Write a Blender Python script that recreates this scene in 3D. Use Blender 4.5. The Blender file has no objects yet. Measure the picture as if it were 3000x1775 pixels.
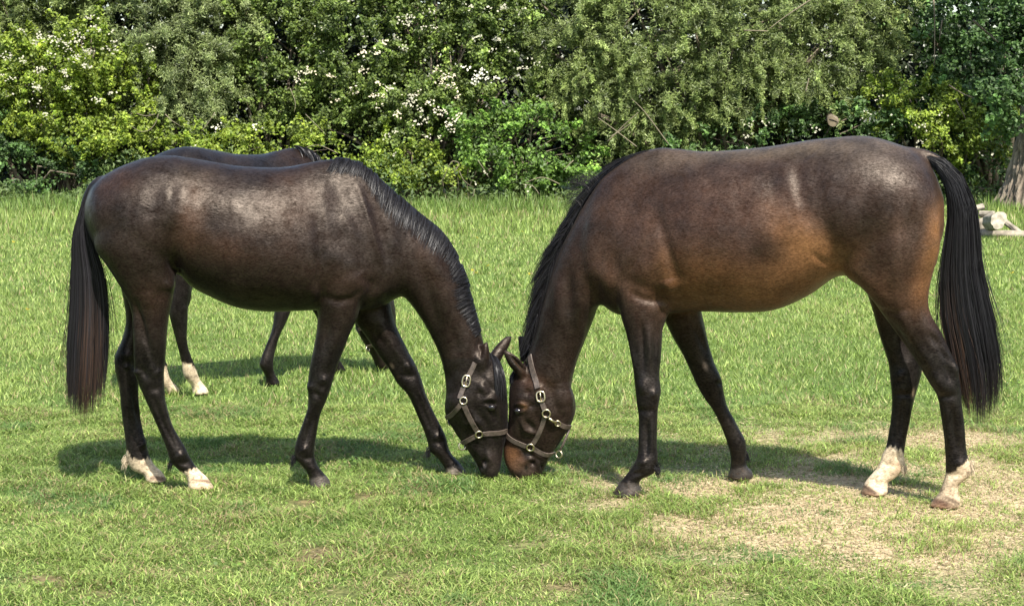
import bpy, math, random
import numpy as np
from mathutils import Vector, Matrix
from mathutils.bvhtree import BVHTree

sc = bpy.context.scene
COL = sc.collection
rng = np.random.default_rng(11)
random.seed(5)

# ------------------------------------------------------------------ camera
F_PX, CX, CY = 4833.0, 1500.0, 887.5          # focal length and centre in photo pixels (3000 wide)
TILT = math.radians(6.32)
CAM = np.array([0.0, 0.0, 1.66])
cd = bpy.data.cameras.new('camera')
cd.sensor_width = 36.0
cd.lens = F_PX / 3000.0 * 36.0
cd.clip_end = 1500
cam = bpy.data.objects.new('camera', cd)
COL.objects.link(cam)
cam.location = CAM
cam.rotation_euler = (math.radians(90) - TILT, 0, 0)
sc.camera = cam

# ------------------------------------------------------------------ light
SUN_EL = math.radians(54)
SUN_AZ = math.radians(180 - 22)               # compass style, clockwise from +Y: behind the camera, to its right
sun_dir = Vector((math.sin(SUN_AZ) * math.cos(SUN_EL), math.cos(SUN_AZ) * math.cos(SUN_EL), math.sin(SUN_EL)))
w = bpy.data.worlds.new('World')
sc.world = w
w.use_nodes = True
nt = w.node_tree
nt.nodes.clear()
wo = nt.nodes.new('ShaderNodeOutputWorld')
bg = nt.nodes.new('ShaderNodeBackground')
sky = nt.nodes.new('ShaderNodeTexSky')
sky.sky_type = 'NISHITA'
sky.sun_disc = False
sky.sun_elevation = SUN_EL
sky.sun_rotation = SUN_AZ
sky.air_density = 1.2
sky.dust_density = 2.0
bg.inputs['Strength'].default_value = 0.13
nt.links.new(sky.outputs[0], bg.inputs['Color'])
nt.links.new(bg.outputs[0], wo.inputs['Surface'])
sd = bpy.data.lights.new('sun', 'SUN')
sd.energy = 4.9
sd.angle = math.radians(0.6)
sd.color = (1.0, 0.95, 0.86)
sun = bpy.data.objects.new('sun', sd)
COL.objects.link(sun)
sun.rotation_euler = sun_dir.to_track_quat('Z', 'Y').to_euler()
sun.location = (4, -6, 12)
sc.view_settings.view_transform = 'Standard'
sc.view_settings.look = 'None'
sc.view_settings.gamma = 1
sc.view_settings.use_curve_mapping = False
sc.view_settings.exposure = 1.1
sc.cycles.max_bounces = 6
sc.cycles.diffuse_bounces = 3
sc.cycles.glossy_bounces = 2
sc.cycles.transmission_bounces = 4
sc.cycles.use_denoising = True

# ------------------------------------------------------------------ geometry of the view (used to measure, not to paint)
R_ = np.array([1.0, 0, 0])
U_ = np.array([0, math.sin(TILT), math.cos(TILT)])
D_ = np.array([0, math.cos(TILT), -math.sin(TILT)])

def ray(p):
    p = np.asarray(p, float)
    a = (p[..., 0:1] - CX) / F_PX
    b = -(p[..., 1:2] - CY) / F_PX
    return a * R_ + b * U_ + D_

def ground_at(x, y, z=0.0):
    d = ray((x, y))
    k = (z - CAM[2]) / d[2]
    return CAM + k * d

def at_depth(x, y, Y):
    d = ray((x, y))
    return CAM + d * (Y / d[1])

def project(V):
    q = np.asarray(V, float) - CAM
    zc = q @ D_
    return np.stack([CX + F_PX * (q @ R_) / zc, CY - F_PX * (q @ U_) / zc], -1)

# ------------------------------------------------------------------ helpers
def noise2(x, y, seed=0):
    xi = np.floor(x).astype(np.int64); yi = np.floor(y).astype(np.int64)
    xf = x - xi; yf = y - yi
    def h(a, b):
        n = (a * 374761393 + b * 668265263 + seed * 1442695041) & 0x7fffffff
        n = ((n ^ (n >> 13)) * 1274126177) & 0x7fffffff
        n = (n ^ (n >> 16)) & 0xffff
        return n / 65535.0
    u = xf * xf * (3 - 2 * xf); v = yf * yf * (3 - 2 * yf)
    return (h(xi, yi) * (1 - u) + h(xi + 1, yi) * u) * (1 - v) + (h(xi, yi + 1) * (1 - u) + h(xi + 1, yi + 1) * u) * v

def fbm2(x, y, seed=0, octv=4):
    s = 0; a = 1; tot = 0
    for i in range(octv):
        s = s + a * noise2(x * 2 ** i, y * 2 ** i, seed + i * 17); tot += a; a *= 0.5
    return s / tot

def sstep(a, b, x):
    t = np.clip((x - a) / (b - a), 0, 1)
    return t * t * (3 - 2 * t)

def mesh_np(name, V, quads=None, tris=None, smooth=False, col=None, mats=(), fmat=None):
    me = bpy.data.meshes.new(name)
    V = np.asarray(V, np.float32)
    me.vertices.add(len(V))
    me.vertices.foreach_set('co', V.ravel())
    q = np.zeros((0, 4), np.int32) if quads is None or len(quads) == 0 else np.asarray(quads, np.int32)
    t = np.zeros((0, 3), np.int32) if tris is None or len(tris) == 0 else np.asarray(tris, np.int32)
    loops = np.concatenate([q.ravel(), t.ravel()])
    me.loops.add(len(loops))
    me.loops.foreach_set('vertex_index', loops)
    starts = np.concatenate([np.arange(len(q)) * 4, len(q) * 4 + np.arange(len(t)) * 3]).astype(np.int32)
    me.polygons.add(len(starts))
    me.polygons.foreach_set('loop_start', starts)
    if fmat is not None:
        me.polygons.foreach_set('material_index', np.asarray(fmat, np.int32))
    me.update(calc_edges=True)
    me.polygons.foreach_set('use_smooth', np.full(len(starts), bool(smooth)))
    if col is not None:
        c = np.ones((len(V), 4), np.float32)
        c[:, :3] = col
        a = me.attributes.new('Col', 'FLOAT_COLOR', 'POINT')
        a.data.foreach_set('color', c.ravel())
    for m in mats:
        me.materials.append(m)
    return me

def link(name, me, parent=None, loc=None):
    o = bpy.data.objects.new(name, me)
    COL.objects.link(o)
    if parent is not None:
        o.parent = parent
    if loc is not None:
        o.location = loc
    return o

def tag(o, label=None, cat=None, group=None, kind=None):
    if label: o['label'] = label
    if cat: o['category'] = cat
    if group: o['group'] = group
    if kind: o['kind'] = kind
    return o

class MB:
    """collects polygons"""
    def __init__(s):
        s.v = []; s.f = []; s.m = []
    def add(s, v, f, m=0):
        n = len(s.v)
        s.v += [tuple(map(float, p)) for p in v]
        s.f += [tuple(i + n for i in q) for q in f]
        s.m += [m] * len(f)
    def tube(s, pts, rad, n=8, m=0, caps=True):
        pts = [Vector(p) for p in pts]
        up = None
        rings = []
        for i, p in enumerate(pts):
            a = pts[max(i - 1, 0)]; b = pts[min(i + 1, len(pts) - 1)]
            t = (b - a).normalized()
            if up is None:
                up = t.orthogonal().normalized()
            up = (up - t * up.dot(t)).normalized()
            sd_ = t.cross(up)
            r = rad[i] if hasattr(rad, '__len__') else rad
            rings.append([p + (up * math.cos(2 * math.pi * k / n) + sd_ * math.sin(2 * math.pi * k / n)) * r for k in range(n)])
        v = [q for r in rings for q in r]
        f = []
        for i in range(len(rings) - 1):
            for k in range(n):
                f.append((i * n + k, i * n + (k + 1) % n, (i + 1) * n + (k + 1) % n, (i + 1) * n + k))
        if caps:
            f.append(tuple(range(n))[::-1]); f.append(tuple((len(rings) - 1) * n + k for k in range(n)))
        s.add(v, f, m)
    def build(s, name, mats, parent=None, smooth=True, loc=None):
        me = bpy.data.meshes.new(name)
        me.from_pydata(s.v, [], s.f)
        for m in (mats if isinstance(mats, (list, tuple)) else [mats]):
            me.materials.append(m)
        me.polygons.foreach_set('material_index', s.m)
        me.polygons.foreach_set('use_smooth', [smooth] * len(s.f))
        return link(name, me, parent, loc)

# ------------------------------------------------------------------ materials
def new_mat(name):
    m = bpy.data.materials.new(name)
    m.use_nodes = True
    m.node_tree.nodes.clear()
    return m, m.node_tree.nodes, m.node_tree.links

def mat_leaf(name, transl=0.35, rough=0.55, spec=0.3):
    m, N, L = new_mat(name)
    out = N.new('ShaderNodeOutputMaterial')
    at = N.new('ShaderNodeAttribute'); at.attribute_name = 'Col'
    p = N.new('ShaderNodeBsdfPrincipled')
    p.inputs['Roughness'].default_value = rough
    p.inputs['Specular IOR Level'].default_value = spec
    t = N.new('ShaderNodeBsdfTranslucent')
    hs = N.new('ShaderNodeHueSaturation'); hs.inputs['Saturation'].default_value = 1.1; hs.inputs['Value'].default_value = 1.35
    mx = N.new('ShaderNodeMixShader'); mx.inputs[0].default_value = transl
    L.new(at.outputs['Color'], p.inputs['Base Color'])
    L.new(at.outputs['Color'], hs.inputs['Color'])
    L.new(hs.outputs['Color'], t.inputs['Color'])
    L.new(p.outputs[0], mx.inputs[1]); L.new(t.outputs[0], mx.inputs[2])
    L.new(mx.outputs[0], out.inputs['Surface'])
    return m

def mat_simple(name, col, rough=0.6, metal=0.0, spec=0.5, nscale=0, namt=0.3, bump=0.0, bscale=60, coords='Object', stretch=None):
    m, N, L = new_mat(name)
    out = N.new('ShaderNodeOutputMaterial')
    p = N.new('ShaderNodeBsdfPrincipled')
    p.inputs['Roughness'].default_value = rough
    p.inputs['Metallic'].default_value = metal
    p.inputs['Specular IOR Level'].default_value = spec
    p.inputs['Base Color'].default_value = (*col, 1)
    tc = N.new('ShaderNodeTexCoord')
    mp = N.new('ShaderNodeMapping')
    if stretch: mp.inputs['Scale'].default_value = stretch
    L.new(tc.outputs[coords], mp.inputs['Vector'])
    if nscale:
        nz = N.new('ShaderNodeTexNoise'); nz.inputs['Scale'].default_value = nscale; nz.inputs['Detail'].default_value = 6
        L.new(mp.outputs[0], nz.inputs['Vector'])
        r = N.new('ShaderNodeMapRange')
        r.inputs['From Min'].default_value = 0.3; r.inputs['From Max'].default_value = 0.7
        r.inputs['To Min'].default_value = 1 - namt; r.inputs['To Max'].default_value = 1 + namt
        L.new(nz.outputs['Fac'], r.inputs['Value'])
        mu = N.new('ShaderNodeMix'); mu.data_type = 'RGBA'; mu.blend_type = 'MULTIPLY'; mu.inputs['Factor'].default_value = 1
        mu.inputs[6].default_value = (*col, 1)
        L.new(r.outputs[0], mu.inputs[7])
        L.new(mu.outputs[2], p.inputs['Base Color'])
    if bump:
        nb = N.new('ShaderNodeTexNoise'); nb.inputs['Scale'].default_value = bscale; nb.inputs['Detail'].default_value = 5
        L.new(mp.outputs[0], nb.inputs['Vector'])
        b = N.new('ShaderNodeBump'); b.inputs['Strength'].default_value = bump; b.inputs['Distance'].default_value = 0.01
        L.new(nb.outputs['Fac'], b.inputs['Height'])
        L.new(b.outputs[0], p.inputs['Normal'])
    L.new(p.outputs[0], out.inputs['Surface'])
    return m

def mat_coat(name):
    m, N, L = new_mat(name)
    out = N.new('ShaderNodeOutputMaterial')
    p = N.new('ShaderNodeBsdfPrincipled')
    at = N.new('ShaderNodeAttribute'); at.attribute_name = 'Col'
    tc = N.new('ShaderNodeTexCoord')
    # short hair grain, lying along the body
    mp = N.new('ShaderNodeMapping'); mp.inputs['Scale'].default_value = (70, 170, 180); mp.inputs['Rotation'].default_value = (0, 0.35, 0)
    L.new(tc.outputs['Object'], mp.inputs['Vector'])
    n1 = N.new('ShaderNodeTexNoise'); n1.inputs['Scale'].default_value = 1.0; n1.inputs['Detail'].default_value = 4; n1.inputs['Distortion'].default_value = 0.6
    L.new(mp.outputs[0], n1.inputs['Vector'])
    n2 = N.new('ShaderNodeTexNoise'); n2.inputs['Scale'].default_value = 9; n2.inputs['Detail'].default_value = 5
    L.new(tc.outputs['Object'], n2.inputs['Vector'])
    a = N.new('ShaderNodeMapRange'); a.inputs['From Min'].default_value = 0.3; a.inputs['From Max'].default_value = 0.7
    a.inputs['To Min'].default_value = 0.6; a.inputs['To Max'].default_value = 1.4
    L.new(n1.outputs['Fac'], a.inputs['Value'])
    b = N.new('ShaderNodeMapRange'); b.inputs['From Min'].default_value = 0.3; b.inputs['From Max'].default_value = 0.7
    b.inputs['To Min'].default_value = 0.62; b.inputs['To Max'].default_value = 1.40
    L.new(n2.outputs['Fac'], b.inputs['Value'])
    mu = N.new('ShaderNodeMath'); mu.operation = 'MULTIPLY'
    L.new(a.outputs[0], mu.inputs[0]); L.new(b.outputs[0], mu.inputs[1])
    mx = N.new('ShaderNodeMix'); mx.data_type = 'RGBA'; mx.blend_type = 'MULTIPLY'; mx.inputs['Factor'].default_value = 1
    L.new(at.outputs['Color'], mx.inputs[6]); L.new(mu.outputs[0], mx.inputs[7])
    L.new(mx.outputs[2], p.inputs['Base Color'])
    rr = N.new('ShaderNodeMapRange'); rr.inputs['From Min'].default_value = 0.3; rr.inputs['From Max'].default_value = 0.7
    rr.inputs['To Min'].default_value = 0.37; rr.inputs['To Max'].default_value = 0.52
    L.new(n2.outputs['Fac'], rr.inputs['Value'])
    L.new(rr.outputs[0], p.inputs['Roughness'])
    p.inputs['Specular IOR Level'].default_value = 0.24
    p.inputs['Specular Tint'].default_value = (1.0, 0.86, 0.74, 1)
    p.inputs['Coat Weight'].default_value = 0.0
    p.inputs['Coat Roughness'].default_value = 0.32
    p.inputs['Sheen Weight'].default_value = 0.015
    n4 = N.new('ShaderNodeTexNoise'); n4.inputs['Scale'].default_value = 17; n4.inputs['Detail'].default_value = 6; n4.inputs['Roughness'].default_value = 0.65; n4.inputs['Distortion'].default_value = 0.8
    L.new(tc.outputs['Object'], n4.inputs['Vector'])
    sm = N.new('ShaderNodeMath'); sm.operation = 'MULTIPLY'
    L.new(n4.outputs['Fac'], sm.inputs[0]); L.new(n1.outputs['Fac'], sm.inputs[1])
    sr = N.new('ShaderNodeMapRange'); sr.inputs['From Min'].default_value = 0.12; sr.inputs['From Max'].default_value = 0.40
    sr.inputs['To Min'].default_value = 0.05; sr.inputs['To Max'].default_value = 0.42
    L.new(sm.outputs[0], sr.inputs['Value']); L.new(sr.outputs[0], p.inputs['Specular IOR Level'])
    # muscle and lie-of-hair unevenness, then the hair grain itself
    n3 = N.new('ShaderNodeTexNoise'); n3.inputs['Scale'].default_value = 11; n3.inputs['Detail'].default_value = 3; n3.inputs['Distortion'].default_value = 0.5
    L.new(tc.outputs['Object'], n3.inputs['Vector'])
    bq = N.new('ShaderNodeBump'); bq.inputs['Strength'].default_value = 0.3; bq.inputs['Distance'].default_value = 0.012
    L.new(n3.outputs['Fac'], bq.inputs['Height'])
    bp = N.new('ShaderNodeBump'); bp.inputs['Strength'].default_value = 0.3; bp.inputs['Distance'].default_value = 0.004
    L.new(n1.outputs['Fac'], bp.inputs['Height'])
    L.new(bq.outputs[0], bp.inputs['Normal'])
    L.new(bp.outputs[0], p.inputs['Normal'])
    L.new(bp.outputs[0], p.inputs['Coat Normal'])
    L.new(p.outputs[0], out.inputs['Surface'])
    return m

def mat_hair(name):
    m, N, L = new_mat(name)
    out = N.new('ShaderNodeOutputMaterial')
    p = N.new('ShaderNodeBsdfPrincipled')
    at = N.new('ShaderNodeAttribute'); at.attribute_name = 'Col'
    L.new(at.outputs['Color'], p.inputs['Base Color'])
    p.inputs['Roughness'].default_value = 0.42
    p.inputs['Specular IOR Level'].default_value = 0.22
    L.new(p.outputs[0], out.inputs['Surface'])
    return m

M_COAT = mat_coat('horse_coat')
M_HAIR = mat_hair('horse_hair')
M_EYE = mat_simple('eye', (0.008, 0.006, 0.006), rough=0.08, spec=0.6)
M_LEATHER = mat_simple('leather', (0.062, 0.046, 0.036), rough=0.5, nscale=60, namt=0.35, bump=0.2, bscale=200)
M_BRASS = mat_simple('brass', (0.52, 0.45, 0.31), rough=0.34, metal=1.0, nscale=30, namt=0.12)
M_GRASS = mat_leaf('grass_blade', 0.38, 0.5, 0.3)
M_LEAF = mat_leaf('leaf', 0.30, 0.5, 0.35)
M_PETAL = mat_leaf('petal', 0.3, 0.7, 0.1)

# ------------------------------------------------------------------ ground
def bare_mask(P):
    """worn, strawy patches, measured on the photograph (0 grass .. 1 bare)"""
    x, y = P[..., 0], P[..., 1]
    def blob(cx, cy, rx, ry):
        return np.exp(-(((x - cx) / rx) ** 2 + ((y - cy) / ry) ** 2))
    m = (1.0 * blob(2480, 1500, 540, 120) + 0.9 * blob(2880, 1430, 280, 120) + 0.75 * blob(2030, 1460, 310, 65) + 0.5 * blob(2700, 1640, 400, 85)
         + 0.8 * blob(2760, 1285, 350, 50) + 0.55 * blob(2230, 1295, 310, 46) + 0.65 * blob(2600, 1610, 320, 65) + 0.6 * blob(2080, 1700, 130, 55)
         + 0.5 * blob(1800, 1400, 110, 45) + 0.5 * blob(2450, 1390, 290, 55) + 0.4 * blob(1660, 1690, 130, 45) + 0.4 * blob(2900, 1740, 200, 40) + 0.4 * blob(2000, 1570, 280, 45) + 0.3 * blob(1640, 1560, 140, 40))
    s = (0.8 * blob(890, 1472, 50, 14) + 0.8 * blob(1062, 1458, 36, 14) + 0.75 * blob(960, 1620, 120, 28) + 0.6 * blob(880, 1652, 70, 16)
         + 0.8 * blob(1170, 1692, 46, 16) + 0.75 * blob(140, 1702, 110, 24) + 0.55 * blob(300, 1735, 80, 20) + 0.45 * blob(830, 1590, 40, 16)
         + 0.45 * blob(650, 1585, 60, 16) + 0.45 * blob(510, 1690, 90, 20) + 0.4 * blob(1000, 1735, 80, 24)
         + 0.5 * blob(1660, 1660, 90, 30) + 0.5 * blob(1560, 1600, 60, 16) + 0.6 * blob(1640, 1720, 90, 25) + 0.4 * blob(1100, 1440, 60, 12))
    return np.clip(m, 0, 1), np.clip(s * 1.1, 0, 1)

def ground_z(X, Y):
    near = 1 - sstep(14, 20, Y)
    return (fbm2(X * 1.3, Y * 1.3, 3, 3) - 0.5) * 0.03 * near * sstep(3.5, 5, Y) - 0.004

gx = np.concatenate([np.linspace(-400, -6, 24)[:-1], np.arange(-6, 6.001, 0.085), np.linspace(6, 400, 24)[1:]])
gy = np.concatenate([np.linspace(-60, 4.5, 12)[:-1], np.arange(4.5, 13, 0.085), np.linspace(13, 40, 60)[1:], np.linspace(40, 900, 20)[1:]])
GX, GY = np.meshgrid(gx, gy)
V = np.stack([GX.ravel(), GY.ravel(), ground_z(GX, GY).ravel()], -1)
nx, ny = len(gx), len(gy)
ii = (np.arange(ny - 1)[:, None] * nx + np.arange(nx - 1)[None]).ravel()
quads = np.stack([ii, ii + 1, ii + nx + 1, ii + nx], -1)
Pp = project(np.stack([V[:, 0], np.maximum(V[:, 1], 2.0), V[:, 2]], -1))
bm_, bs_ = bare_mask(Pp)
bm_[(V[:, 1] < 5) & (V[:, 0] < 2)] *= 0.2
gm = mesh_np('ground', V, quads, smooth=True, col=np.stack([bm_, bs_, bm_ * 0], -1))
m, N, L = new_mat('pasture_soil')
out = N.new('ShaderNodeOutputMaterial'); p = N.new('ShaderNodeBsdfPrincipled')
p.inputs['Roughness'].default_value = 0.9; p.inputs['Specular IOR Level'].default_value = 0.1
tc = N.new('ShaderNodeTexCoord')
at = N.new('ShaderNodeAttribute'); at.attribute_name = 'Col'
sp = N.new('ShaderNodeSeparateColor'); L.new(at.outputs['Color'], sp.inputs[0])
n1 = N.new('ShaderNodeTexNoise'); n1.inputs['Scale'].default_value = 35; n1.inputs['Detail'].default_value = 8
L.new(tc.outputs['Object'], n1.inputs['Vector'])
n2 = N.new('ShaderNodeTexNoise'); n2.inputs['Scale'].default_value = 3.0; n2.inputs['Detail'].default_value = 5
L.new(tc.outputs['Object'], n2.inputs['Vector'])
r1 = N.new('ShaderNodeValToRGB')
r1.color_ramp.elements[0].color = (0.045, 0.07, 0.018, 1); r1.color_ramp.elements[0].position = 0.3
r1.color_ramp.elements[1].color = (0.10, 0.15, 0.035, 1); r1.color_ramp.elements[1].position = 0.7
L.new(n1.outputs['Fac'], r1.inputs[0])
r2 = N.new('ShaderNodeValToRGB')
r2.color_ramp.elements[0].color = (0.20, 0.145, 0.085, 1); r2.color_ramp.elements[0].position = 0.32
r2.color_ramp.elements[1].color = (0.44, 0.355, 0.215, 1); r2.color_ramp.elements[1].position = 0.62
L.new(n1.outputs['Fac'], r2.inputs[0])
r3 = N.new('ShaderNodeValToRGB')
r3.color_ramp.elements[0].color = (0.07, 0.045, 0.028, 1); r3.color_ramp.elements[0].position = 0.35
r3.color_ramp.elements[1].color = (0.22, 0.14, 0.085, 1); r3.color_ramp.elements[1].position = 0.65
L.new(n1.outputs['Fac'], r3.inputs[0])
def mixc(f, a, b):
    x = N.new('ShaderNodeMix'); x.data_type = 'RGBA'
    L.new(f, x.inputs[0]); L.new(a, x.inputs[6]); L.new(b, x.inputs[7])
    return x.outputs[2]
m1 = mixc(sp.outputs[0], r1.outputs[0], r2.outputs[0])
m2 = mixc(sp.outputs[1], m1, r3.outputs[0])
L.new(m2, p.inputs['Base Color'])
bp = N.new('ShaderNodeBump'); bp.inputs['Strength'].default_value = 0.6; bp.inputs['Distance'].default_value = 0.02
L.new(n1.outputs['Fac'], bp.inputs['Height']); L.new(bp.outputs[0], p.inputs['Normal'])
L.new(p.outputs[0], out.inputs['Surface'])
gm.materials.append(m)
tag(link('ground', gm), kind='structure')

# ------------------------------------------------------------------ the horses
class Plane:
    """upright plane through a horse's spine: local x along it, y away from the camera, z up"""
    def __init__(s, a, b):
        a = np.array(a); b = np.array(b)
        s.O = (a + b) / 2; s.O[2] = 0
        u = b - a; u[2] = 0
        if u[0] < 0: u = -u
        s.u = u / np.linalg.norm(u)
        s.n = np.array([s.u[1], -s.u[0], 0])         # towards the camera
        s.ang = math.atan2(s.u[1], s.u[0])
    def unp(s, P, t=0.0):
        d = ray(P)
        k = (t - (CAM - s.O) @ s.n) / (d @ s.n)
        q = CAM + d * k[..., None] - s.O if np.ndim(k) else CAM + d * k - s.O
        return np.stack([q @ s.u, q[..., 2]], -1)
    def tof(s, x, y):
        return float((ground_at(x, y) - s.O) @ s.n)
    def world(s, X):                                  # local (x, y=-t, z) -> world
        X = np.asarray(X)
        return s.O + X[..., 0:1] * s.u - X[..., 1:2] * s.n + X[..., 2:3] * np.array([0, 0, 1.0])

def crom(A, sub):
    A = np.asarray(A, float)
    n = len(A)
    out_ = []
    for i in range(n - 1):
        p0 = A[max(i - 1, 0)]; p1 = A[i]; p2 = A[i + 1]; p3 = A[min(i + 2, n - 1)]
        for k in range(sub):
            t = k / sub
            out_.append(0.5 * ((2 * p1) + (-p0 + p2) * t + (2 * p0 - 5 * p1 + 4 * p2 - p3) * t * t + (-p0 + 3 * p1 - 3 * p2 + p3) * t ** 3))
    out_.append(A[-1])
    return np.array(out_)

def loft(secs, sub=5, n=28, egg=0.0, sq=2.0):
    """secs rows: Ax Az Bx Bz w t  ->  closed shell in local coords"""
    S = crom(secs, sub)
    A = S[:, 0:2]; B = S[:, 2:4]; w_ = np.maximum(S[:, 4], 0.004); t = S[:, 5]
    k = S[:, 6] if S.shape[1] > 6 else np.full(len(S), egg)
    a = np.linspace(0, 2 * math.pi, n, endpoint=False)
    ca, sa = np.cos(a), np.sin(a)
    ca2 = np.sign(ca) * np.abs(ca) ** (2 / sq); sa2 = np.sign(sa) * np.abs(sa) ** (2 / sq)
    C = (A + B) / 2; H = (A - B) / 2
    sz = C[:, None, :] + ca2[None, :, None] * H[:, None, :]
    tt = t[:, None] + sa2[None] * w_[:, None] * (1 - k[:, None] * ca[None])
    V = np.concatenate([sz[..., 0:1], -tt[..., None], sz[..., 1:2]], -1).reshape(-1, 3)
    m_ = len(S)
    q = []
    i = np.arange(m_ - 1)[:, None] * n; j = np.arange(n)[None]; j2 = (j + 1) % n
    q = np.stack([(i + j).ravel(), (i + j2).ravel(), (i + n + j2).ravel(), (i + n + j).ravel()], -1)
    c0, c1 = len(V), len(V) + 1
    V = np.concatenate([V, [V[:n].mean(0)], [V[-n - 0:].mean(0)]])
    jj = np.arange(n)
    t0 = np.stack([np.full(n, c0), (jj + 1) % n, jj], -1)
    b = (m_ - 1) * n
    t1 = np.stack([np.full(n, c1), b + jj, b + (jj + 1) % n], -1)
    return V, q, np.concatenate([t0, t1])

def vnormals(V, F):
    n = np.zeros_like(V)
    fn = np.cross(V[F[:, 2]] - V[F[:, 0]], V[F[:, 3]] - V[F[:, 1]])
    for k in range(4):
        for c in range(3):
            n[:, c] += np.bincount(F[:, k], fn[:, c], len(V))
    return n / (np.linalg.norm(n, axis=1, keepdims=True) + 1e-12)

def lap(V, E, it, lam=0.5):
    lam = lam if np.ndim(lam) == 0 else np.asarray(lam)[:, None]
    deg = np.bincount(E.ravel(), minlength=len(V)).astype(float)
    for i in range(it):
        s = np.zeros_like(V)
        for c in range(3):
            s[:, c] = np.bincount(E[:, 0], V[E[:, 1], c], len(V)) + np.bincount(E[:, 1], V[E[:, 0], c], len(V))
        V = V + lam * (s / deg[:, None] - V)
    return V

def seg_dist(Q, poly):
    d = np.full(len(Q), 1e9)
    for a, b in zip(poly[:-1], poly[1:]):
        ab = b - a
        h = np.clip(((Q - a) @ ab) / (ab @ ab + 1e-12), 0, 1)
        d = np.minimum(d, np.linalg.norm(Q - a - h[:, None] * ab, axis=1))
    return d

PXM = F_PX / 7.5

def fuse(shells, voxel):
    V = []; Q = []; T = []; off = 0
    for v, q, t in shells:
        V.append(v); Q.append(q + off); T.append(t + off); off += len(v)
    me = mesh_np('shells', np.concatenate(V), np.concatenate(Q), np.concatenate(T))
    ob = link('shells', me)
    md = ob.modifiers.new('r', 'REMESH'); md.mode = 'VOXEL'; md.voxel_size = voxel
    dg = bpy.context.evaluated_depsgraph_get()
    m2 = bpy.data.meshes.new_from_object(ob.evaluated_get(dg))
    bpy.data.objects.remove(ob); bpy.data.meshes.remove(me)
    v = np.zeros(len(m2.vertices) * 3, np.float32); m2.vertices.foreach_get('co', v)
    f = np.zeros(len(m2.polygons) * 4, np.int32); m2.loops.foreach_get('vertex_index', f)
    e = np.zeros(len(m2.edges) * 2, np.int32); m2.edges.foreach_get('vertices', e)
    bpy.data.meshes.remove(m2)
    return v.reshape(-1, 3).astype(float), f.reshape(-1, 4), e.reshape(-1, 2)

def leg_secs(pl, rows, t0, hoof, t1=None):
    """rows: front x,y rear x,y halfwidth in photo px; lateral offset runs from t0 at the top to the hoof's own"""
    rows = np.array(rows, float)
    th = pl.tof(*hoof) if t1 is None else t1
    ym = (rows[:, 1] + rows[:, 3]) / 2
    f = np.clip((ym - ym[1]) / (ym[-1] - ym[1]), 0, 1)
    t = t0 + (th - t0) * f
    out_ = []
    for r, tt in zip(rows, t):
        A = pl.unp(r[0:2], tt); B = pl.unp(r[2:4], tt)
        out_.append([A[0], A[1], B[0], B[1], r[4], tt])
    out_ = np.array(out_)
    if rows[0, 2] > 800 and rows[0, 2] < 2040:      # forelegs: sink the shoulder end into the trunk
        out_[0, 4] *= .4; out_[0, 5] *= .4; out_[1, 4] *= .9
    out_[-1, 1] = out_[-1, 3] = 0.002
    return out_

def body_secs(pl, rows, t=0.0):
    out_ = []
    for r in rows:
        A = pl.unp(np.array(r[0:2], float), t); B = pl.unp(np.array(r[2:4], float), t)
        out_.append([A[0], A[1], B[0], B[1], r[4], t, r[5] if len(r) > 5 else 0.0])
    return np.array(out_)

def apply_strokes(pl, V, F, strokes):
    Nn = vnormals(V, F)
    T = -V[:, 1]
    Q = V[:, [0, 2]]
    D = np.zeros(len(V))
    for pts, rpx, depth, side in strokes:
        poly = np.array([pl.unp(np.array(p_, float), 0.16) for p_ in pts])
        d = seg_dist(Q, poly)
        r = rpx / PXM
        wgt = np.exp(-(d / r) ** 2)
        if len(poly) > 1:
            ax_ = poly[-1] - poly[0]
            u = np.clip(((Q - poly[0]) @ ax_) / (ax_ @ ax_), 0, 1)
            wgt = wgt * (.25 + .75 * np.sin(math.pi * u) ** .7)
        if side > 0: s = sstep(0.0, 0.03, T)
        elif side < 0: s = sstep(0.0, 0.03, -T)
        else: s = 1.0
        ym = np.mean([p_[1] for p_ in pts])
        D += depth * (0.60 if ym < 800 else 1.2) * wgt * s * sstep(0.1, 0.5, np.abs(Nn[:, 1]))
    return V + Nn * D[:, None]

def paint(P, base, blobs):
    """coat colours: blobs (cx, cy, rx, ry, angle, colour, strength)"""
    C = np.tile(np.array(base, float), (len(P), 1))
    for cx, cy, rx, ry, ang, col, st in blobs:
        a = math.radians(ang)
        dx = P[:, 0] - cx; dy = P[:, 1] - cy
        u = (dx * math.cos(a) + dy * math.sin(a)) / rx
        v = (-dx * math.sin(a) + dy * math.cos(a)) / ry
        wgt = st * np.exp(-(u * u + v * v) ** 1.3)
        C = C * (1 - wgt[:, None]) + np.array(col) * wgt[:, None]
    return C

BLACK = (0.016, 0.014, 0.014)
CREAM = (0.60, 0.53, 0.385)

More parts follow.
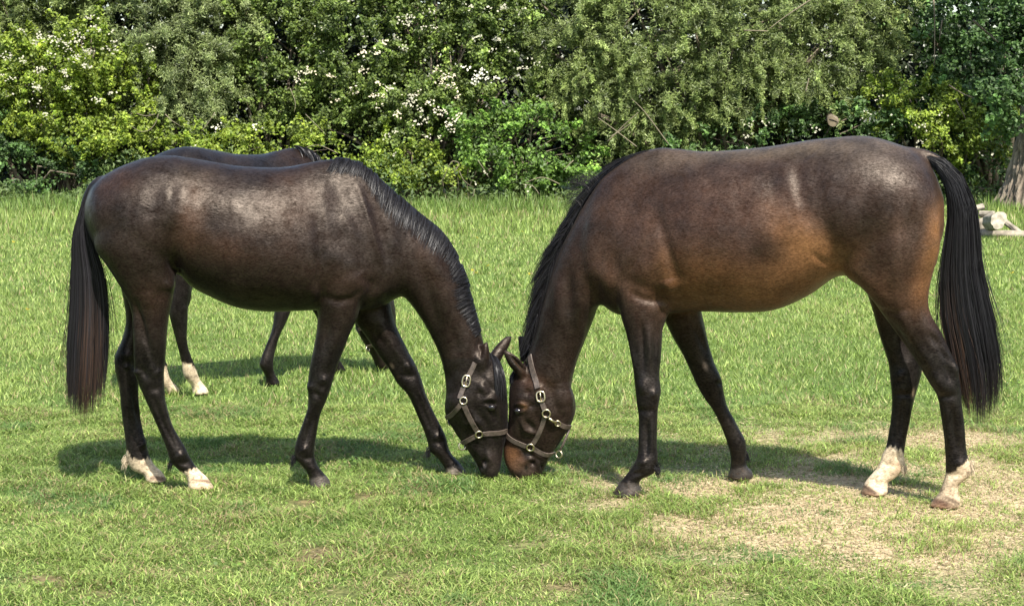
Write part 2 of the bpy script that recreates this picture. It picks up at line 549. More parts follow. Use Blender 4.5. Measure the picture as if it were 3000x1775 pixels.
# ---- hair strands as tapering ribbons
def ribbons(name, paths, widths, cols, parent, mat=None):
    """paths (n, m, 3) local points"""
    paths = np.asarray(paths); n, m_, _ = paths.shape
    T = np.gradient(paths, axis=1)
    T /= np.linalg.norm(T, axis=2, keepdims=True) + 1e-9
    rv = rng.normal(size=(n, 1, 3)) * np.array([1.0, 0.6, 1.0])
    S = np.cross(T, np.array([0, 1.0, 0]) + 0.7 * rv)
    S /= np.linalg.norm(S, axis=2, keepdims=True) + 1e-9
    tap = np.interp(np.linspace(0, 1, m_), [0, 0.1, 0.7, 1], [0.6, 1, 0.85, 0.15])
    W = np.asarray(widths)[:, None, None] * tap[None, :, None] * 0.5
    V = np.stack([paths - S * W, paths + S * W], 2).reshape(-1, 3)
    base = (np.arange(n)[:, None] * m_ + np.arange(m_ - 1)[None]).ravel() * 2
    q = np.stack([base, base + 1, base + 3, base + 2], -1)
    C = np.repeat(np.asarray(cols).reshape(n, -1, 3) if np.ndim(cols) == 3 else np.repeat(np.asarray(cols)[:, None], m_, 1), 2, axis=1).reshape(-1, 3)
    me = mesh_np(name, V, q, smooth=True, col=C, mats=[mat or M_HAIR])
    return link(name, me, parent)

def polyat(poly, u):
    """point at parameter u (array 0..1) on a polyline, by length"""
    poly = np.asarray(poly, float)
    L_ = np.concatenate([[0], np.cumsum(np.linalg.norm(np.diff(poly, axis=0), axis=1))])
    x = np.clip(u, 0, 1) * L_[-1]
    return np.stack([np.interp(x, L_, poly[:, k]) for k in range(poly.shape[1])], -1)

def tail(pl, parent, left, right, n, thick=0.05, red=0.3, t0=0.0, redside=0.5, xf=None, peak=0.45):
    m_ = 12
    nl = 170
    lock_v = np.sort(rng.uniform(0, 1, nl)); lock_t = rng.uniform(-1, 1, nl)
    lock_end = np.clip(1.0 - 0.22 * np.abs(lock_v - peak) ** 1.5 - np.abs(rng.normal(0, .085, nl)), .6, 1.03)
    lock_tone = np.exp(rng.normal(0, .35, nl))
    lk = rng.integers(0, nl, n)
    v0 = lock_v[lk] + rng.normal(0, .022, n)
    end = np.clip(lock_end[lk] + rng.normal(0, .035, n) - (rng.random(n) < .38) * rng.uniform(.04, .42, n), .45, 1.06)
    start = np.where(rng.random(n) < 0.7, 0.0, rng.uniform(0, 0.3, n))
    w_ = start[:, None] + (end - start)[:, None] * np.linspace(0, 1, m_)[None]
    wob = 0.016 * np.sin(w_ * rng.uniform(3, 8, nl)[lk][:, None] + rng.uniform(0, 6.28, nl)[lk][:, None]) * w_
    conv = (lock_v[lk] - v0)[:, None] * 0.45 * sstep(.25, .95, w_)
    spread = rng.normal(0, 0.03, (n, 1)) * w_ ** 3
    fly = (rng.random(n) < 0.06)[:, None] * rng.normal(0, 0.26, (n, 1)) * w_ ** 1.6
    vv = v0[:, None] + wob + conv + spread + fly
    Lp = polyat(left, w_.ravel()).reshape(n, m_, 2); Rp = polyat(right, w_.ravel()).reshape(n, m_, 2)
    over = np.maximum(w_ - 1, 0)[..., None] * np.array([0, 600.0])
    P = Lp + (Rp - Lp) * vv[..., None] + over
    sgn = (np.sign(lock_t[lk]) * np.sqrt(np.clip(np.abs(lock_t[lk] + rng.normal(0, .15, n)), .1, 1)))[:, None]
    tt = t0 + sgn * thick * np.sqrt(np.clip(1 - (2 * np.clip(vv, 0, 1) - 1) ** 2, 0.05, 1)) * np.interp(w_, [0, 0.2, 0.7, 1], [0.5, 1, 1, 0.6])
    X = np.zeros((n, m_, 3))
    sz = pl.unp(P.reshape(-1, 2), 0.0).reshape(n, m_, 2)
    X[..., 0] = sz[..., 0]; X[..., 1] = -tt; X[..., 2] = np.maximum(sz[..., 1], 0.02)
    tone = (lock_tone[lk] * rng.uniform(0.6, 1.4, n))[:, None, None] * np.array([0.0085, 0.0078, 0.0092])
    redm = (np.exp(-((lock_v[lk] - redside) / 0.3) ** 2) * rng.random(n) > 0.3).astype(float)[:, None, None] * sstep(0.4, 0.8, w_)[..., None] * red * rng.uniform(0.2, 1.3, (n, 1, 1))
    redm = np.clip(redm + .35 * red * sstep(.75, 1.0, w_)[..., None] * rng.random((n, 1, 1)), 0, 1)
    cols = np.broadcast_to(tone, (n, m_, 3)) * (1 - redm) + np.array([0.085, 0.045, 0.027]) * redm
    if xf is not None: X = xf(X)
    return ribbons('tail', X, rng.uniform(0.0013, 0.0030, n), cols, parent)

def polyidx(poly, u):
    poly = np.asarray(poly, float); x = np.clip(u, 0, 1) * (len(poly) - 1); k = np.arange(len(poly))
    return np.stack([np.interp(x, k, poly[:, c]) for c in range(poly.shape[1])], -1)

class Surf:
    """lateral look-ups on a finished body"""
    def __init__(s, V, F):
        s.t = BVHTree.FromPolygons([tuple(v) for v in V], [tuple(map(int, f)) for f in F])
    def hit(s, x, z, side=1):
        loc, nor, i, d = s.t.ray_cast(Vector((x, -side * 0.7, z)), Vector((0, side, 0)))
        if loc is None:
            loc, nor, i, d = s.t.find_nearest(Vector((x, 0, z)))
        return loc, nor

def strap(mb, srf, pl, pts, width=0.024, thick=0.005, side=1, lift=0.002, wrap=(0, 0)):
    """a flat leather strap laid over the head along photo points"""
    P = crom(np.array(pts, float), 6)
    L3 = []; Nn = []
    for q in P:
        sz = pl.unp(q, 0.08 * side)
        loc, nor = srf.hit(sz[0], sz[1], side)
        if side * -nor.y < 0: nor = -nor if abs(nor.y) > 0.7 else nor
        L3.append(loc); Nn.append(nor)
    # smooth
    for it in range(2):
        L3 = [L3[0]] + [(L3[i - 1] + L3[i] * 2 + L3[i + 1]) / 4 for i in range(1, len(L3) - 1)] + [L3[-1]]
        Nn = [Nn[0]] + [(Nn[i - 1] + Nn[i] * 2 + Nn[i + 1]).normalized() for i in range(1, len(L3) - 1)] + [Nn[-1]]
    n = len(L3)
    v = []; f = []
    for i in range(n):
        t = (L3[min(i + 1, n - 1)] - L3[max(i - 1, 0)]).normalized()
        s = t.cross(Nn[i]).normalized()
        nn = s.cross(t).normalized()
        if nn.dot(Nn[i]) < 0: nn = -nn
        a = L3[i] + nn * lift; b = L3[i] + nn * (lift + thick)
        h = s * width / 2
        v += [a - h, b - h * 0.92, b + h * 0.92, a + h]
    for i in range(n - 1):
        for k in range(4):
            f.append((i * 4 + k, i * 4 + (k + 1) % 4, (i + 1) * 4 + (k + 1) % 4, (i + 1) * 4 + k))
    f.append((0, 1, 2, 3)); f.append(tuple((n - 1) * 4 + k for k in (3, 2, 1, 0)))
    mb.add(v, f)
    return L3, Nn

def ring_mesh(mb, c, nor, r, tube, aspect=1.0, rot=0.0, seg=22, sq=2.0, lift=0.008):
    nor = Vector(nor).normalized(); c = Vector(c) + nor * lift
    a = Vector((0, 0, 1)) - nor * nor.z
    a.normalize(); b = nor.cross(a)
    a, b = a * math.cos(rot) + b * math.sin(rot), -a * math.sin(rot) + b * math.cos(rot)
    v = []; f = []; k = 6
    for i in range(seg):
        q = 2 * math.pi * i / seg
        cx = math.copysign(abs(math.cos(q)) ** (2 / sq), math.cos(q)); sx = math.copysign(abs(math.sin(q)) ** (2 / sq), math.sin(q))
        p_ = c + a * cx * r * aspect + b * sx * r
        o = (a * math.cos(q) + b * math.sin(q)).normalized()
        for j in range(k):
            g = 2 * math.pi * j / k
            v.append(p_ + (o * math.cos(g) + nor * math.sin(g)) * tube)
    for i in range(seg):
        for j in range(k):
            f.append((i * k + j, i * k + (j + 1) % k, ((i + 1) % seg) * k + (j + 1) % k, ((i + 1) % seg) * k + j))
    mb.add(v, f)

def on_head(srf, pl, q, side=1):
    sz = pl.unp(np.array(q, float), 0.08 * side)
    loc, nor = srf.hit(sz[0], sz[1], side)
    if nor.y * side > 0: nor = -nor
    return loc, nor

def eyeball(srf, pl, q, parent, r=0.023, side=1):
    loc, nor = on_head(srf, pl, q, side)
    mb = MB()
    c = loc - nor * r * 0.55
    nu, nv = 14, 9
    v = []; f = []
    for i in range(nv + 1):
        for j in range(nu):
            a = math.pi * i / nv; b = 2 * math.pi * j / nu
            v.append(c + Vector((math.sin(a) * math.cos(b), math.sin(a) * math.sin(b), math.cos(a) * 0.8)) * r)
    for i in range(nv):
        for j in range(nu):
            f.append((i * nu + j, i * nu + (j + 1) % nu, (i + 1) * nu + (j + 1) % nu, (i + 1) * nu + j))
    mb.add(v, f)
    return mb.build('eye', M_EYE, parent)

# ================= LEFT HORSE =================
pL = Plane((ground_at(590, 1434) + ground_at(460, 1412)) / 2, (ground_at(940, 1426) + ground_at(1340, 1390)) / 2)
L_TRUNK = [(252, 590, 250, 660, .06), (272, 545, 285, 730, .15), (300, 518, 320, 775, .20), (352, 488, 380, 820, .24),
           (430, 461, 450, 825, .265, .05), (500, 455, 520, 800, .262, .08), (560, 463, 556, 835, .26, .08), (620, 473, 603, 862, .268, .1),
           (700, 486, 690, 899, .285, .12), (790, 490, 780, 912, .288, .14), (850, 487, 850, 911, .275, .18), (920, 473, 930, 908, .24, .28),
           (985, 464, 1010, 905, .21, .36), (1040, 470, 1065, 908, .19, .32), (1090, 500, 1125, 895, .16, .2), (1130, 540, 1165, 868, .11, .1)]
L_NECK = [(1000, 470, 1090, 890, .17, .3), (1103, 515, 1150, 880, .155, .25), (1170, 575, 1178, 868, .14, .2), (1230, 628, 1200, 888, .125, .2),
          (1288, 674, 1222, 918, .112, .15), (1328, 728, 1246, 955, .10, .15), (1357, 787, 1267, 995, .093, .1), (1379, 847, 1283, 1030, .088, .1),
          (1395, 910, 1296, 1070, .086), (1410, 975, 1304, 1110, .086), (1422, 1020, 1306, 1140, .086), (1440, 1050, 1306, 1165, .085)]
L_HEAD = [(1445, 1045, 1340, 1090, .075), (1460, 1065, 1312, 1130, .09, -.1), (1474, 1095, 1306, 1160, .103, -.15), (1483, 1135, 1302, 1190, .106, -.15),
          (1487, 1176, 1306, 1218, .104, -.15), (1488, 1215, 1320, 1245, .094, -.12), (1488, 1250, 1338, 1275, .08, -.1), (1482, 1283, 1358, 1302, .069, -.05),
          (1475, 1312, 1374, 1325, .062), (1470, 1345, 1392, 1352, .059), (1464, 1375, 1404, 1378, .056), (1453, 1397, 1412, 1400, .045)]
L_NH = [(520, 600, 290, 640, .11), (520, 700, 275, 720, .12), (516, 780, 310, 775, .115), (514, 830, 350, 838, .10), (507, 875, 378, 890, .085),
        (497, 920, 388, 935, .072), (491, 968, 391, 988, .062), (488, 1016, 391, 1040, .055), (485, 1060, 392, 1075, .05), (481, 1100, 398, 1105, .05),
        (484, 1150, 412, 1140, .046), (489, 1195, 434, 1190, .038), (501, 1235, 457, 1242, .033), (523, 1276, 474, 1280, .033), (545, 1312, 489, 1320, .036),
        (560, 1343, 499, 1351, .04), (577, 1368, 523, 1376, .036), (592, 1384, 542, 1392, .036), (608, 1398, 549, 1408, .043), (622, 1418, 550, 1420, .05), (631, 1434, 552, 1434, .054)]
L_FH = [(470, 700, 330, 700, .10), (470, 800, 345, 800, .09), (450, 880, 365, 900, .075), (440, 940, 368, 945, .06), (425, 990, 356, 995, .055),
        (412, 1040, 336, 1040, .05), (408, 1075, 335, 1075, .05), (407, 1115, 344, 1115, .046), (406, 1150, 350, 1150, .04), (409, 1186, 353, 1190, .035),
        (414, 1233, 358, 1233, .032), (424, 1275, 364, 1275, .033), (432, 1310, 368, 1315, .037), (440, 1338, 370, 1346, .04), (455, 1364, 385, 1376, .037),
        (470, 1376, 420, 1390, .038), (479, 1388, 424, 1402, .045), (487, 1400, 426, 1410, .05), (492, 1412, 428, 1414, .053)]
L_NF = [(1110, 700, 930, 730, .10), (1115, 790, 915, 800, .105), (1090, 850, 918, 860, .10), (1062, 880, 930, 905, .09), (1049, 927, 929, 940, .08),
        (1029, 971, 926, 975, .07), (1013, 1012, 918, 1020, .062), (997, 1052, 908, 1065, .055), (985, 1085, 903, 1100, .05), (976, 1117, 900, 1130, .05),
        (966, 1148, 902, 1160, .049), (953, 1182, 901, 1190, .043), (942, 1206, 895, 1215, .037), (934, 1238, 883, 1245, .033), (928, 1275, 870, 1282, .033),
        (923, 1307, 862, 1312, .037), (922, 1333, 863, 1341, .041), (929, 1357, 877, 1357, .038), (943, 1379, 897, 1380, .036), (957, 1393, 905, 1402, .042),
        (966, 1406, 905, 1414, .05), (974, 1424, 906, 1426, .055)]
L_FF = [(1130, 780, 1010, 800, .09), (1140, 850, 1015, 870, .09), (1150, 910, 1035, 935, .08), (1162, 955, 1062, 972, .07), (1179, 992, 1088, 1010, .062),
        (1199, 1032, 1112, 1045, .055), (1219, 1068, 1138, 1080, .05), (1235, 1109, 1164, 1124, .05), (1247, 1149, 1193, 1155, .047), (1262, 1186, 1210, 1190, .038),
        (1280, 1222, 1226, 1228, .033), (1299, 1260, 1240, 1260, .033), (1310, 1287, 1251, 1292, .037), (1315, 1311, 1257, 1319, .041), (1328, 1335, 1279, 1340, .037),
        (1343, 1350, 1295, 1360, .037), (1355, 1364, 1303, 1374, .044), (1367, 1380, 1305, 1384, .05), (1374, 1390, 1306, 1391, .054)]

def ear_secs(pl, rows, ts):
    out_ = []
    for (ax, ay, bx, by, w_), t in zip(rows, ts):
        A = pl.unp(np.array([ax, ay], float), t); B = pl.unp(np.array([bx, by], float), t)
        out_.append([A[0], A[1], B[0], B[1], w_, t, 0])
    return np.array(out_)

def dock(pl, pts, r0, r1):
    """the fleshy root of the tail"""
    pts = [pl.unp(np.array(p_, float), 0) for p_ in pts]
    out_ = []
    for i, p_ in enumerate(pts):
        a = pts[max(i - 1, 0)]; b = pts[min(i + 1, len(pts) - 1)]
        d = (b - a) / np.linalg.norm(b - a); nn = np.array([-d[1], d[0]])
        r = r0 + (r1 - r0) * i / (len(pts) - 1)
        out_.append([*(p_ + nn * r), *(p_ - nn * r), r, 0, 0])
    return np.array(out_)

def L_shells(dn=None):
    d = {'nh': 0, 'fh': 0, 'nf': 0, 'ff': 0}
    if dn: d.update(dn)
    legs = {'nh': leg_secs(pL, L_NH, .135, (590, 1434)), 'fh': leg_secs(pL, L_FH, -.12, (460, 1412)),
            'nf': leg_secs(pL, L_NF, .115, (940, 1426)), 'ff': leg_secs(pL, L_FF, -.11, (1340, 1390))}
    for k in legs:
        S = legs[k]; zt = S[1, 1]
        for c in (0, 2):
            f = np.clip(1 - S[:, c + 1] / zt, 0, 1)
            S[:, c] += d[k] * f
    sh = [loft(body_secs(pL, L_TRUNK), n=40), loft(body_secs(pL, L_NECK), n=32), loft(body_secs(pL, L_HEAD), n=32, sq=2.3)]
    sh += [loft(legs[k]) for k in ('nh', 'fh', 'nf', 'ff')]
    sh.append(loft(ear_secs(pL, [(1432, 1084, 1384, 1090, .032), (1435, 1060, 1384, 1064, .03), (1435, 1040, 1387, 1046, .026), (1434, 1022, 1394, 1030, .021), (1432, 1009, 1406, 1015, .014), (1429, 999, 1421, 1002, .008)], [.055, .065, .07, .07, .067, .062]), n=20))
    sh.append(loft(ear_secs(pL, [(1464, 1066, 1432, 1042, .03), (1474, 1044, 1444, 1023, .028), (1487, 1025, 1460, 1004, .022), (1497, 1003, 1478, 987, .015), (1502, 984, 1494, 981, .008)], [-.055, -.065, -.08, -.09, -.1]), n=20))
    sh.append(loft(dock(pL, [(330, 530), (285, 535), (255, 575), (240, 630), (238, 690)], .03, .012), n=14))
    return sh

L_STROKES = [  # points, radius px, depth m, side
    # shoulder blade, its spine and the hollows beside it
    ([(1048, 540), (1075, 620), (1103, 715), (1126, 792)], 10, .015, 1), ([(1078, 560), (1108, 650), (1142, 770)], 20, -.016, 1),
    ([(1015, 575), (1050, 690), (1090, 790)], 24, -.010, 1), ([(985, 530), (1000, 610)], 28, -.011, 1), ([(938, 520), (945, 660)], 26, .008, 1),
    ([(1008, 625), (1028, 665), (1052, 712)], 17, .012, 1), ([(985, 680), (1000, 740)], 26, -.006, 1),
    ([(928, 620), (940, 740), (932, 815), (936, 875)], 16, -.018, 1), ([(900, 640), (908, 760), (905, 860)], 26, .007, 1),
    ([(975, 800), (1010, 790), (1050, 805)], 40, .018, 1), ([(960, 730), (1000, 770)], 36, .008, 1), ([(912, 832), (925, 878)], 16, .012, 1), ([(1062, 800), (1092, 838)], 18, -.012, 1),
    ([(945, 868), (990, 880), (1035, 872), (1062, 850)], 12, -.010, 1), ([(1140, 790), (1118, 850), (1090, 885)], 22, .012, 1), ([(1105, 820), (1075, 880)], 14, -.008, 1),
    ([(1165, 640), (1185, 740), (1200, 850)], 20, -.010, 1), ([(1260, 720), (1300, 820), (1330, 950)], 28, .010, 1), ([(1225, 760), (1270, 900), (1300, 1010)], 18, -.010, 1), ([(1205, 690), (1245, 800)], 26, .006, 1),
    ([(1345, 1075), (1325, 1110), (1318, 1140)], 16, -.008, 1), ([(1330, 960), (1345, 1050)], 16, -.006, 1),
    # loin, hip, flank
    ([(510, 545), (495, 590), (480, 625)], 24, .009, 1), ([(545, 525), (536, 575), (520, 620)], 26, -.009, 1), ([(462, 545), (450, 610)], 28, -.007, 1),
    ([(445, 600), (452, 640)], 22, -.006, 1), ([(535, 620), (518, 700), (510, 782)], 20, -.020, 1), ([(498, 768), (512, 792), (532, 800)], 8, -.018, 1), ([(560, 630), (578, 700)], 26, .008, 1),
    ([(600, 615), (650, 592), (700, 590)], 34, .008, 1), ([(575, 720), (640, 770), (760, 800)], 40, -.006, 1), ([(760, 540), (790, 700)], 30, -.004, 1), ([(690, 560), (720, 700)], 26, .004, 1), ([(830, 560), (850, 720)], 26, .004, 1),
    # quarters
    ([(285, 640), (330, 590), (385, 540)], 34, .012, 1), ([(300, 560), (350, 520)], 26, -.006, 1), ([(400, 640), (430, 720), (450, 790)], 46, .012, 1), ([(350, 660), (370, 760), (400, 840)], 26, -.008, 1), ([(470, 640), (480, 720)], 30, -.006, 1),
    ([(500, 820), (492, 850)], 16, .010, 1), ([(475, 840), (470, 880)], 14, -.006, 1), ([(430, 850), (440, 900)], 22, .006, 1),
    # near hind: gaskin, tendon, hock, cannon
    ([(398, 880), (415, 940), (432, 1010), (440, 1060)], 9, -.013, 1), ([(393, 930), (402, 1000), (400, 1070)], 9, .008, 1), ([(425, 1000), (440, 1060), (452, 1110)], 8, .007, 1), ([(450, 900), (460, 980), (465, 1050)], 18, .007, 1),
    ([(396, 1085), (402, 1100)], 9, .010, 1), ([(415, 1075), (430, 1110)], 9, -.008, 1), ([(455, 1085), (470, 1100)], 13, .007, 1), ([(440, 1140), (465, 1140)], 10, -.006, 1),
    ([(462, 1150), (478, 1200), (500, 1260)], 8, .006, 1), ([(450, 1170), (475, 1240), (510, 1310)], 6, -.008, 1), ([(520, 1330), (535, 1345)], 14, .009, 1), ([(520, 1362), (560, 1358)], 7, -.006, 1),
    # far hind
    ([(350, 1050), (362, 1075)], 12, .010, -1), ([(375, 1060), (380, 1110)], 12, -.010, -1), ([(352, 1092), (358, 1100)], 8, .008, -1), ([(370, 1150), (378, 1220), (395, 1290)], 7, -.008, -1), ([(360, 1160), (370, 1250)], 7, .006, -1), ([(395, 1325), (410, 1335)], 14, .008, -1),
    # near fore
    ([(1000, 940), (975, 1020), (960, 1080)], 12, .007, 1), ([(965, 930), (945, 1030)], 10, -.006, 1), ([(940, 1105), (958, 1120)], 13, .011, 1), ([(915, 1150), (945, 1165)], 9, -.007, 1), ([(908, 1125), (905, 1150)], 9, .008, 1), ([(950, 1140), (940, 1170)], 10, .006, 1),
    ([(925, 1195), (908, 1250), (896, 1300)], 6, -.009, 1), ([(905, 1200), (885, 1280)], 6, .005, 1), ([(885, 1315), (895, 1325)], 12, .010, 1), ([(890, 1345), (915, 1345)], 7, -.007, 1), ([(905, 1370), (925, 1380)], 9, .004, 1),
    # far fore
    ([(1120, 960), (1160, 1040), (1190, 1080)], 12, .007, -1), ([(1100, 985), (1130, 1030)], 9, -.006, -1), ([(1195, 1085), (1215, 1105)], 12, .010, -1), ([(1180, 1120), (1225, 1125)], 8, -.006, -1), ([(1225, 1165), (1250, 1230), (1270, 1280)], 6, -.008, -1), ([(1285, 1300), (1295, 1310)], 12, .008, -1), ([(1280, 1325), (1310, 1322)], 7, -.006, -1),
    # head
    ([(1312, 1185), (1335, 1240), (1368, 1295)], 20, -.009, 1), ([(1330, 1165), (1348, 1215)], 34, .012, 1), ([(1400, 1110), (1432, 1165)], 13, .009, 1), ([(1425, 1120), (1450, 1155)], 10, -.008, 1),
    ([(1416, 1178), (1438, 1171), (1460, 1180)], 6, .013, 1), ([(1418, 1193), (1440, 1203), (1462, 1196)], 5, .008, 1),
    ([(1390, 1195), (1425, 1240), (1448, 1295)], 11, -.006, 1), ([(1442, 1205), (1464, 1245)], 10, -.008, 1), ([(1375, 1200), (1425, 1280)], 7, .006, 1), ([(1400, 1310), (1425, 1330)], 12, -.005, 1),
    ([(1428, 1358), (1420, 1380)], 7, -.018, 1), ([(1440, 1345), (1448, 1378)], 10, .008, 1), ([(1404, 1372), (1420, 1394)], 5, -.010, 1), ([(1400, 1130), (1420, 1105)], 14, -.010, 1),
    ([(1410, 1012), (1412, 1055)], 9, -.016, 1),
    ([(1440, 1160), (1462, 1172)], 9, .006, 1), ([(1405, 1165), (1415, 1150)], 9, -.006, 1), ([(1360, 1255), (1400, 1240), (1430, 1262)], 9, .005, 1), ([(1400, 1265), (1430, 1320)], 9, -.004, 1), ([(1455, 1290), (1462, 1340)], 9, -.004, 1), ([(1432, 1330), (1442, 1362)], 8, .007, 1), ([(1395, 1340), (1410, 1368)], 7, -.006, 1), ([(1318, 1200), (1322, 1235)], 10, .006, 1),
]
BR = (0.058, 0.036, 0.027)
BRL = (0.105, 0.057, 0.037)
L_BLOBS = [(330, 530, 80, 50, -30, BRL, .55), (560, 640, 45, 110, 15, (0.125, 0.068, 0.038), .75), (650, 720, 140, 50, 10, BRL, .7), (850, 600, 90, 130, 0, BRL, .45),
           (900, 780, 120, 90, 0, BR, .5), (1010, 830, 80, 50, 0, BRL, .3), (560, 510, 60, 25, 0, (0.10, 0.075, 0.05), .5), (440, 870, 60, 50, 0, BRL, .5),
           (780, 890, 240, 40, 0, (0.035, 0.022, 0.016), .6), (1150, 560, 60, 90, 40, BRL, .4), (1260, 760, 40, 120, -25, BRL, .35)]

def leg_dark(C, P, y0, y1, x0, x1, col=BLACK):
    wgt = sstep(y0, y1, P[:, 1]) * ((P[:, 0] > x0) & (P[:, 0] < x1))
    return C * (1 - wgt[:, None]) + np.array(col) * wgt[:, None]

def poly_mask(P, poly, soft=4.0):
    poly = np.array(poly, float)
    x, y = P[:, 0], P[:, 1]
    inside = np.zeros(len(P), bool)
    j = len(poly) - 1
    for i in range(len(poly)):
        xi, yi = poly[i]; xj, yj = poly[j]
        c = ((yi > y) != (yj > y)) & (x < (xj - xi) * (y - yi) / (yj - yi + 1e-12) + xi)
        inside ^= c; j = i
    d = seg_dist(P, np.concatenate([poly, poly[:1]]))
    return sstep(-soft, soft, np.where(inside, d, -d))

def sock(C, P, poly, col=CREAM, jag=5, soft=3):
    Pj = P + np.stack([np.zeros(len(P)), jag * (noise2(P[:, 0] * 0.35, P[:, 1] * 0.05, 9) - 0.5) * 2], -1)
    wgt = poly_mask(Pj, poly, soft)
    dirt = fbm2(P[:, 0] * 0.12, P[:, 1] * 0.16, 21, 3)
    c = np.array(col)[None] * (1 - 0.45 * sstep(.5, .8, dirt))[:, None] * np.array([1, 1, 1]) + np.array([0.12, 0.065, 0.03]) * (0.28 * sstep(.5, .8, dirt))[:, None]
    return C * (1 - wgt[:, None]) + c * wgt[:, None]

def finish_body(name, V, F, C, loc, ang, dark=1.0):
    lum = C.mean(1, keepdims=True)
    C = C * np.array([1.08, .98, .92]) * (0.35 + 0.15 * sstep(.03, .12, lum) + 0.25 * sstep(.2, .45, lum))
    C = C * (dark + (1 - dark) * sstep(.15, .3, lum))
    me = mesh_np(name, V, F, smooth=True, col=C, mats=[M_COAT])
    o = link(name, me)
    o.location = loc
    o.rotation_euler = (0, 0, ang)
    return o

VOX = 0.0066
def keep_head(pl, V, x0, x1):
    P = project(pl.world(V))
    hd = sstep(960, 1010, P[:, 1]) * ((P[:, 0] > x0) & (P[:, 0] < x1))
    lg = sstep(880, 960, P[:, 1]) * (1 - hd)
    return 0.5 - 0.38 * hd - 0.28 * lg
V, F, E = fuse(L_shells(), VOX)
V = lap(V, E, 22, keep_head(pL, V, 1385, 1520))
V[:, 2] = np.maximum(V[:, 2], 0.0)
VL_plain, FL, EL = V.copy(), F, E
V = apply_strokes(pL, V, F, L_STROKES)
V = lap(V, E, 2, keep_head(pL, V, 1290, 1520))
P = project(pL.world(V))
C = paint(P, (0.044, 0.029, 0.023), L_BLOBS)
C = leg_dark(C, P, 900, 1080, 200, 1290)
C = leg_dark(C, P, 1080, 1200, 1290, 1500, (0.022, 0.018, 0.017))
C = np.where((P[:, 0] > 1280)[:, None] & (P[:, 1] > 1050)[:, None], np.minimum(C, np.array([0.028, 0.022, 0.02])), C)
C = paint(P, (0, 0, 0), []) * 0 + C
def tint(C, P, blobs):
    for cx, cy, rx, ry, ang, col, st in blobs:
        a = math.radians(ang)
        dx = P[:, 0] - cx; dy = P[:, 1] - cy
        u = (dx * math.cos(a) + dy * math.sin(a)) / rx; v = (-dx * math.sin(a) + dy * math.cos(a)) / ry
        wgt = st * np.exp(-(u * u + v * v) ** 1.5)
        C = C * (1 - wgt[:, None]) + np.array(col) * wgt[:, None]
    return C
C = tint(C, P, [(1443, 1350, 22, 38, 5, (0.085, 0.068, 0.062), .8), (1424, 1372, 5, 14, -15, (0.004, 0.003, 0.003), .95), (1412, 1030, 14, 22, 10, (0.05, 0.028, 0.02), .8),
                (1438, 1186, 22, 12, 0, (0.008, 0.007, 0.007), .8), (1420, 1362, 5, 10, 0, (0.3, 0.28, 0.28), .4)])  # the last, pale blob is a highlight painted beside the nostril
C = sock(C, P, [(360, 1312), (372, 1318), (385, 1340), (400, 1345), (440, 1342), (470, 1362), (505, 1390), (505, 1430), (400, 1430), (380, 1400), (355, 1350)], jag=6)
C = sock(C, P, [(530, 1384), (578, 1368), (640, 1380), (660, 1450), (540, 1450)], jag=4)
hoofc = (0.52, 0.38, 0.26)
C = tint(C, P, [(470, 1402, 32, 9, 8, (0.20, 0.11, 0.07), .75), (595, 1408, 34, 5, 5, (0.25, 0.13, 0.07), .7), (600, 1430, 40, 10, 0, hoofc, .7)])
# front hooves: grey horn
C = sock(C, P, [(896, 1404), (955, 1392), (1000, 1400), (1000, 1440), (890, 1440)], (0.13, 0.125, 0.115), 2)
C = sock(C, P, [(1296, 1376), (1345, 1360), (1400, 1370), (1400, 1410), (1290, 1410)], (0.17, 0.16, 0.14), 2)
C = tint(C, P, [(940, 1428, 16, 12, 0, (0.42, 0.38, 0.32), .6), (1320, 1384, 18, 10, 0, (0.4, 0.36, 0.3), .7), (346, 1134, 5, 13, 8, (0.35, 0.28, 0.22), .9), (1148, 1072, 6, 10, -30, (0.25, 0.2, 0.15), .8), (1165, 1105, 5, 6, -30, (0.12, 0.08, 0.06), .7)])
C = tint(C, P, [(240, 600, 26, 110, 12, (.012, .010, .010), 1.0), (268, 545, 20, 14, -30, (.012, .010, .010), .9)])
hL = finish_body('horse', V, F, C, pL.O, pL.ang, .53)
tag(hL, 'black-brown horse grazing at left with two white hind socks and plain dark forelegs', 'horse', 'horses grazing in the paddock')
sL = Surf(V, F)
eyeball(sL, pL, (1439, 1187), hL)
eyeball(sL, pL, (1439, 1187), hL, side=-1)
tail(pL, hL, [(300, 522), (262, 540), (232, 620), (213, 690), (211, 800), (206, 920), (198, 1030), (195, 1120), (198, 1215)],
     [(300, 530), (268, 575), (256, 650), (285, 745), (306, 810), (316, 900), (316, 1000), (312, 1100), (302, 1215)], 4600, red=0.5, redside=.6, thick=.04)

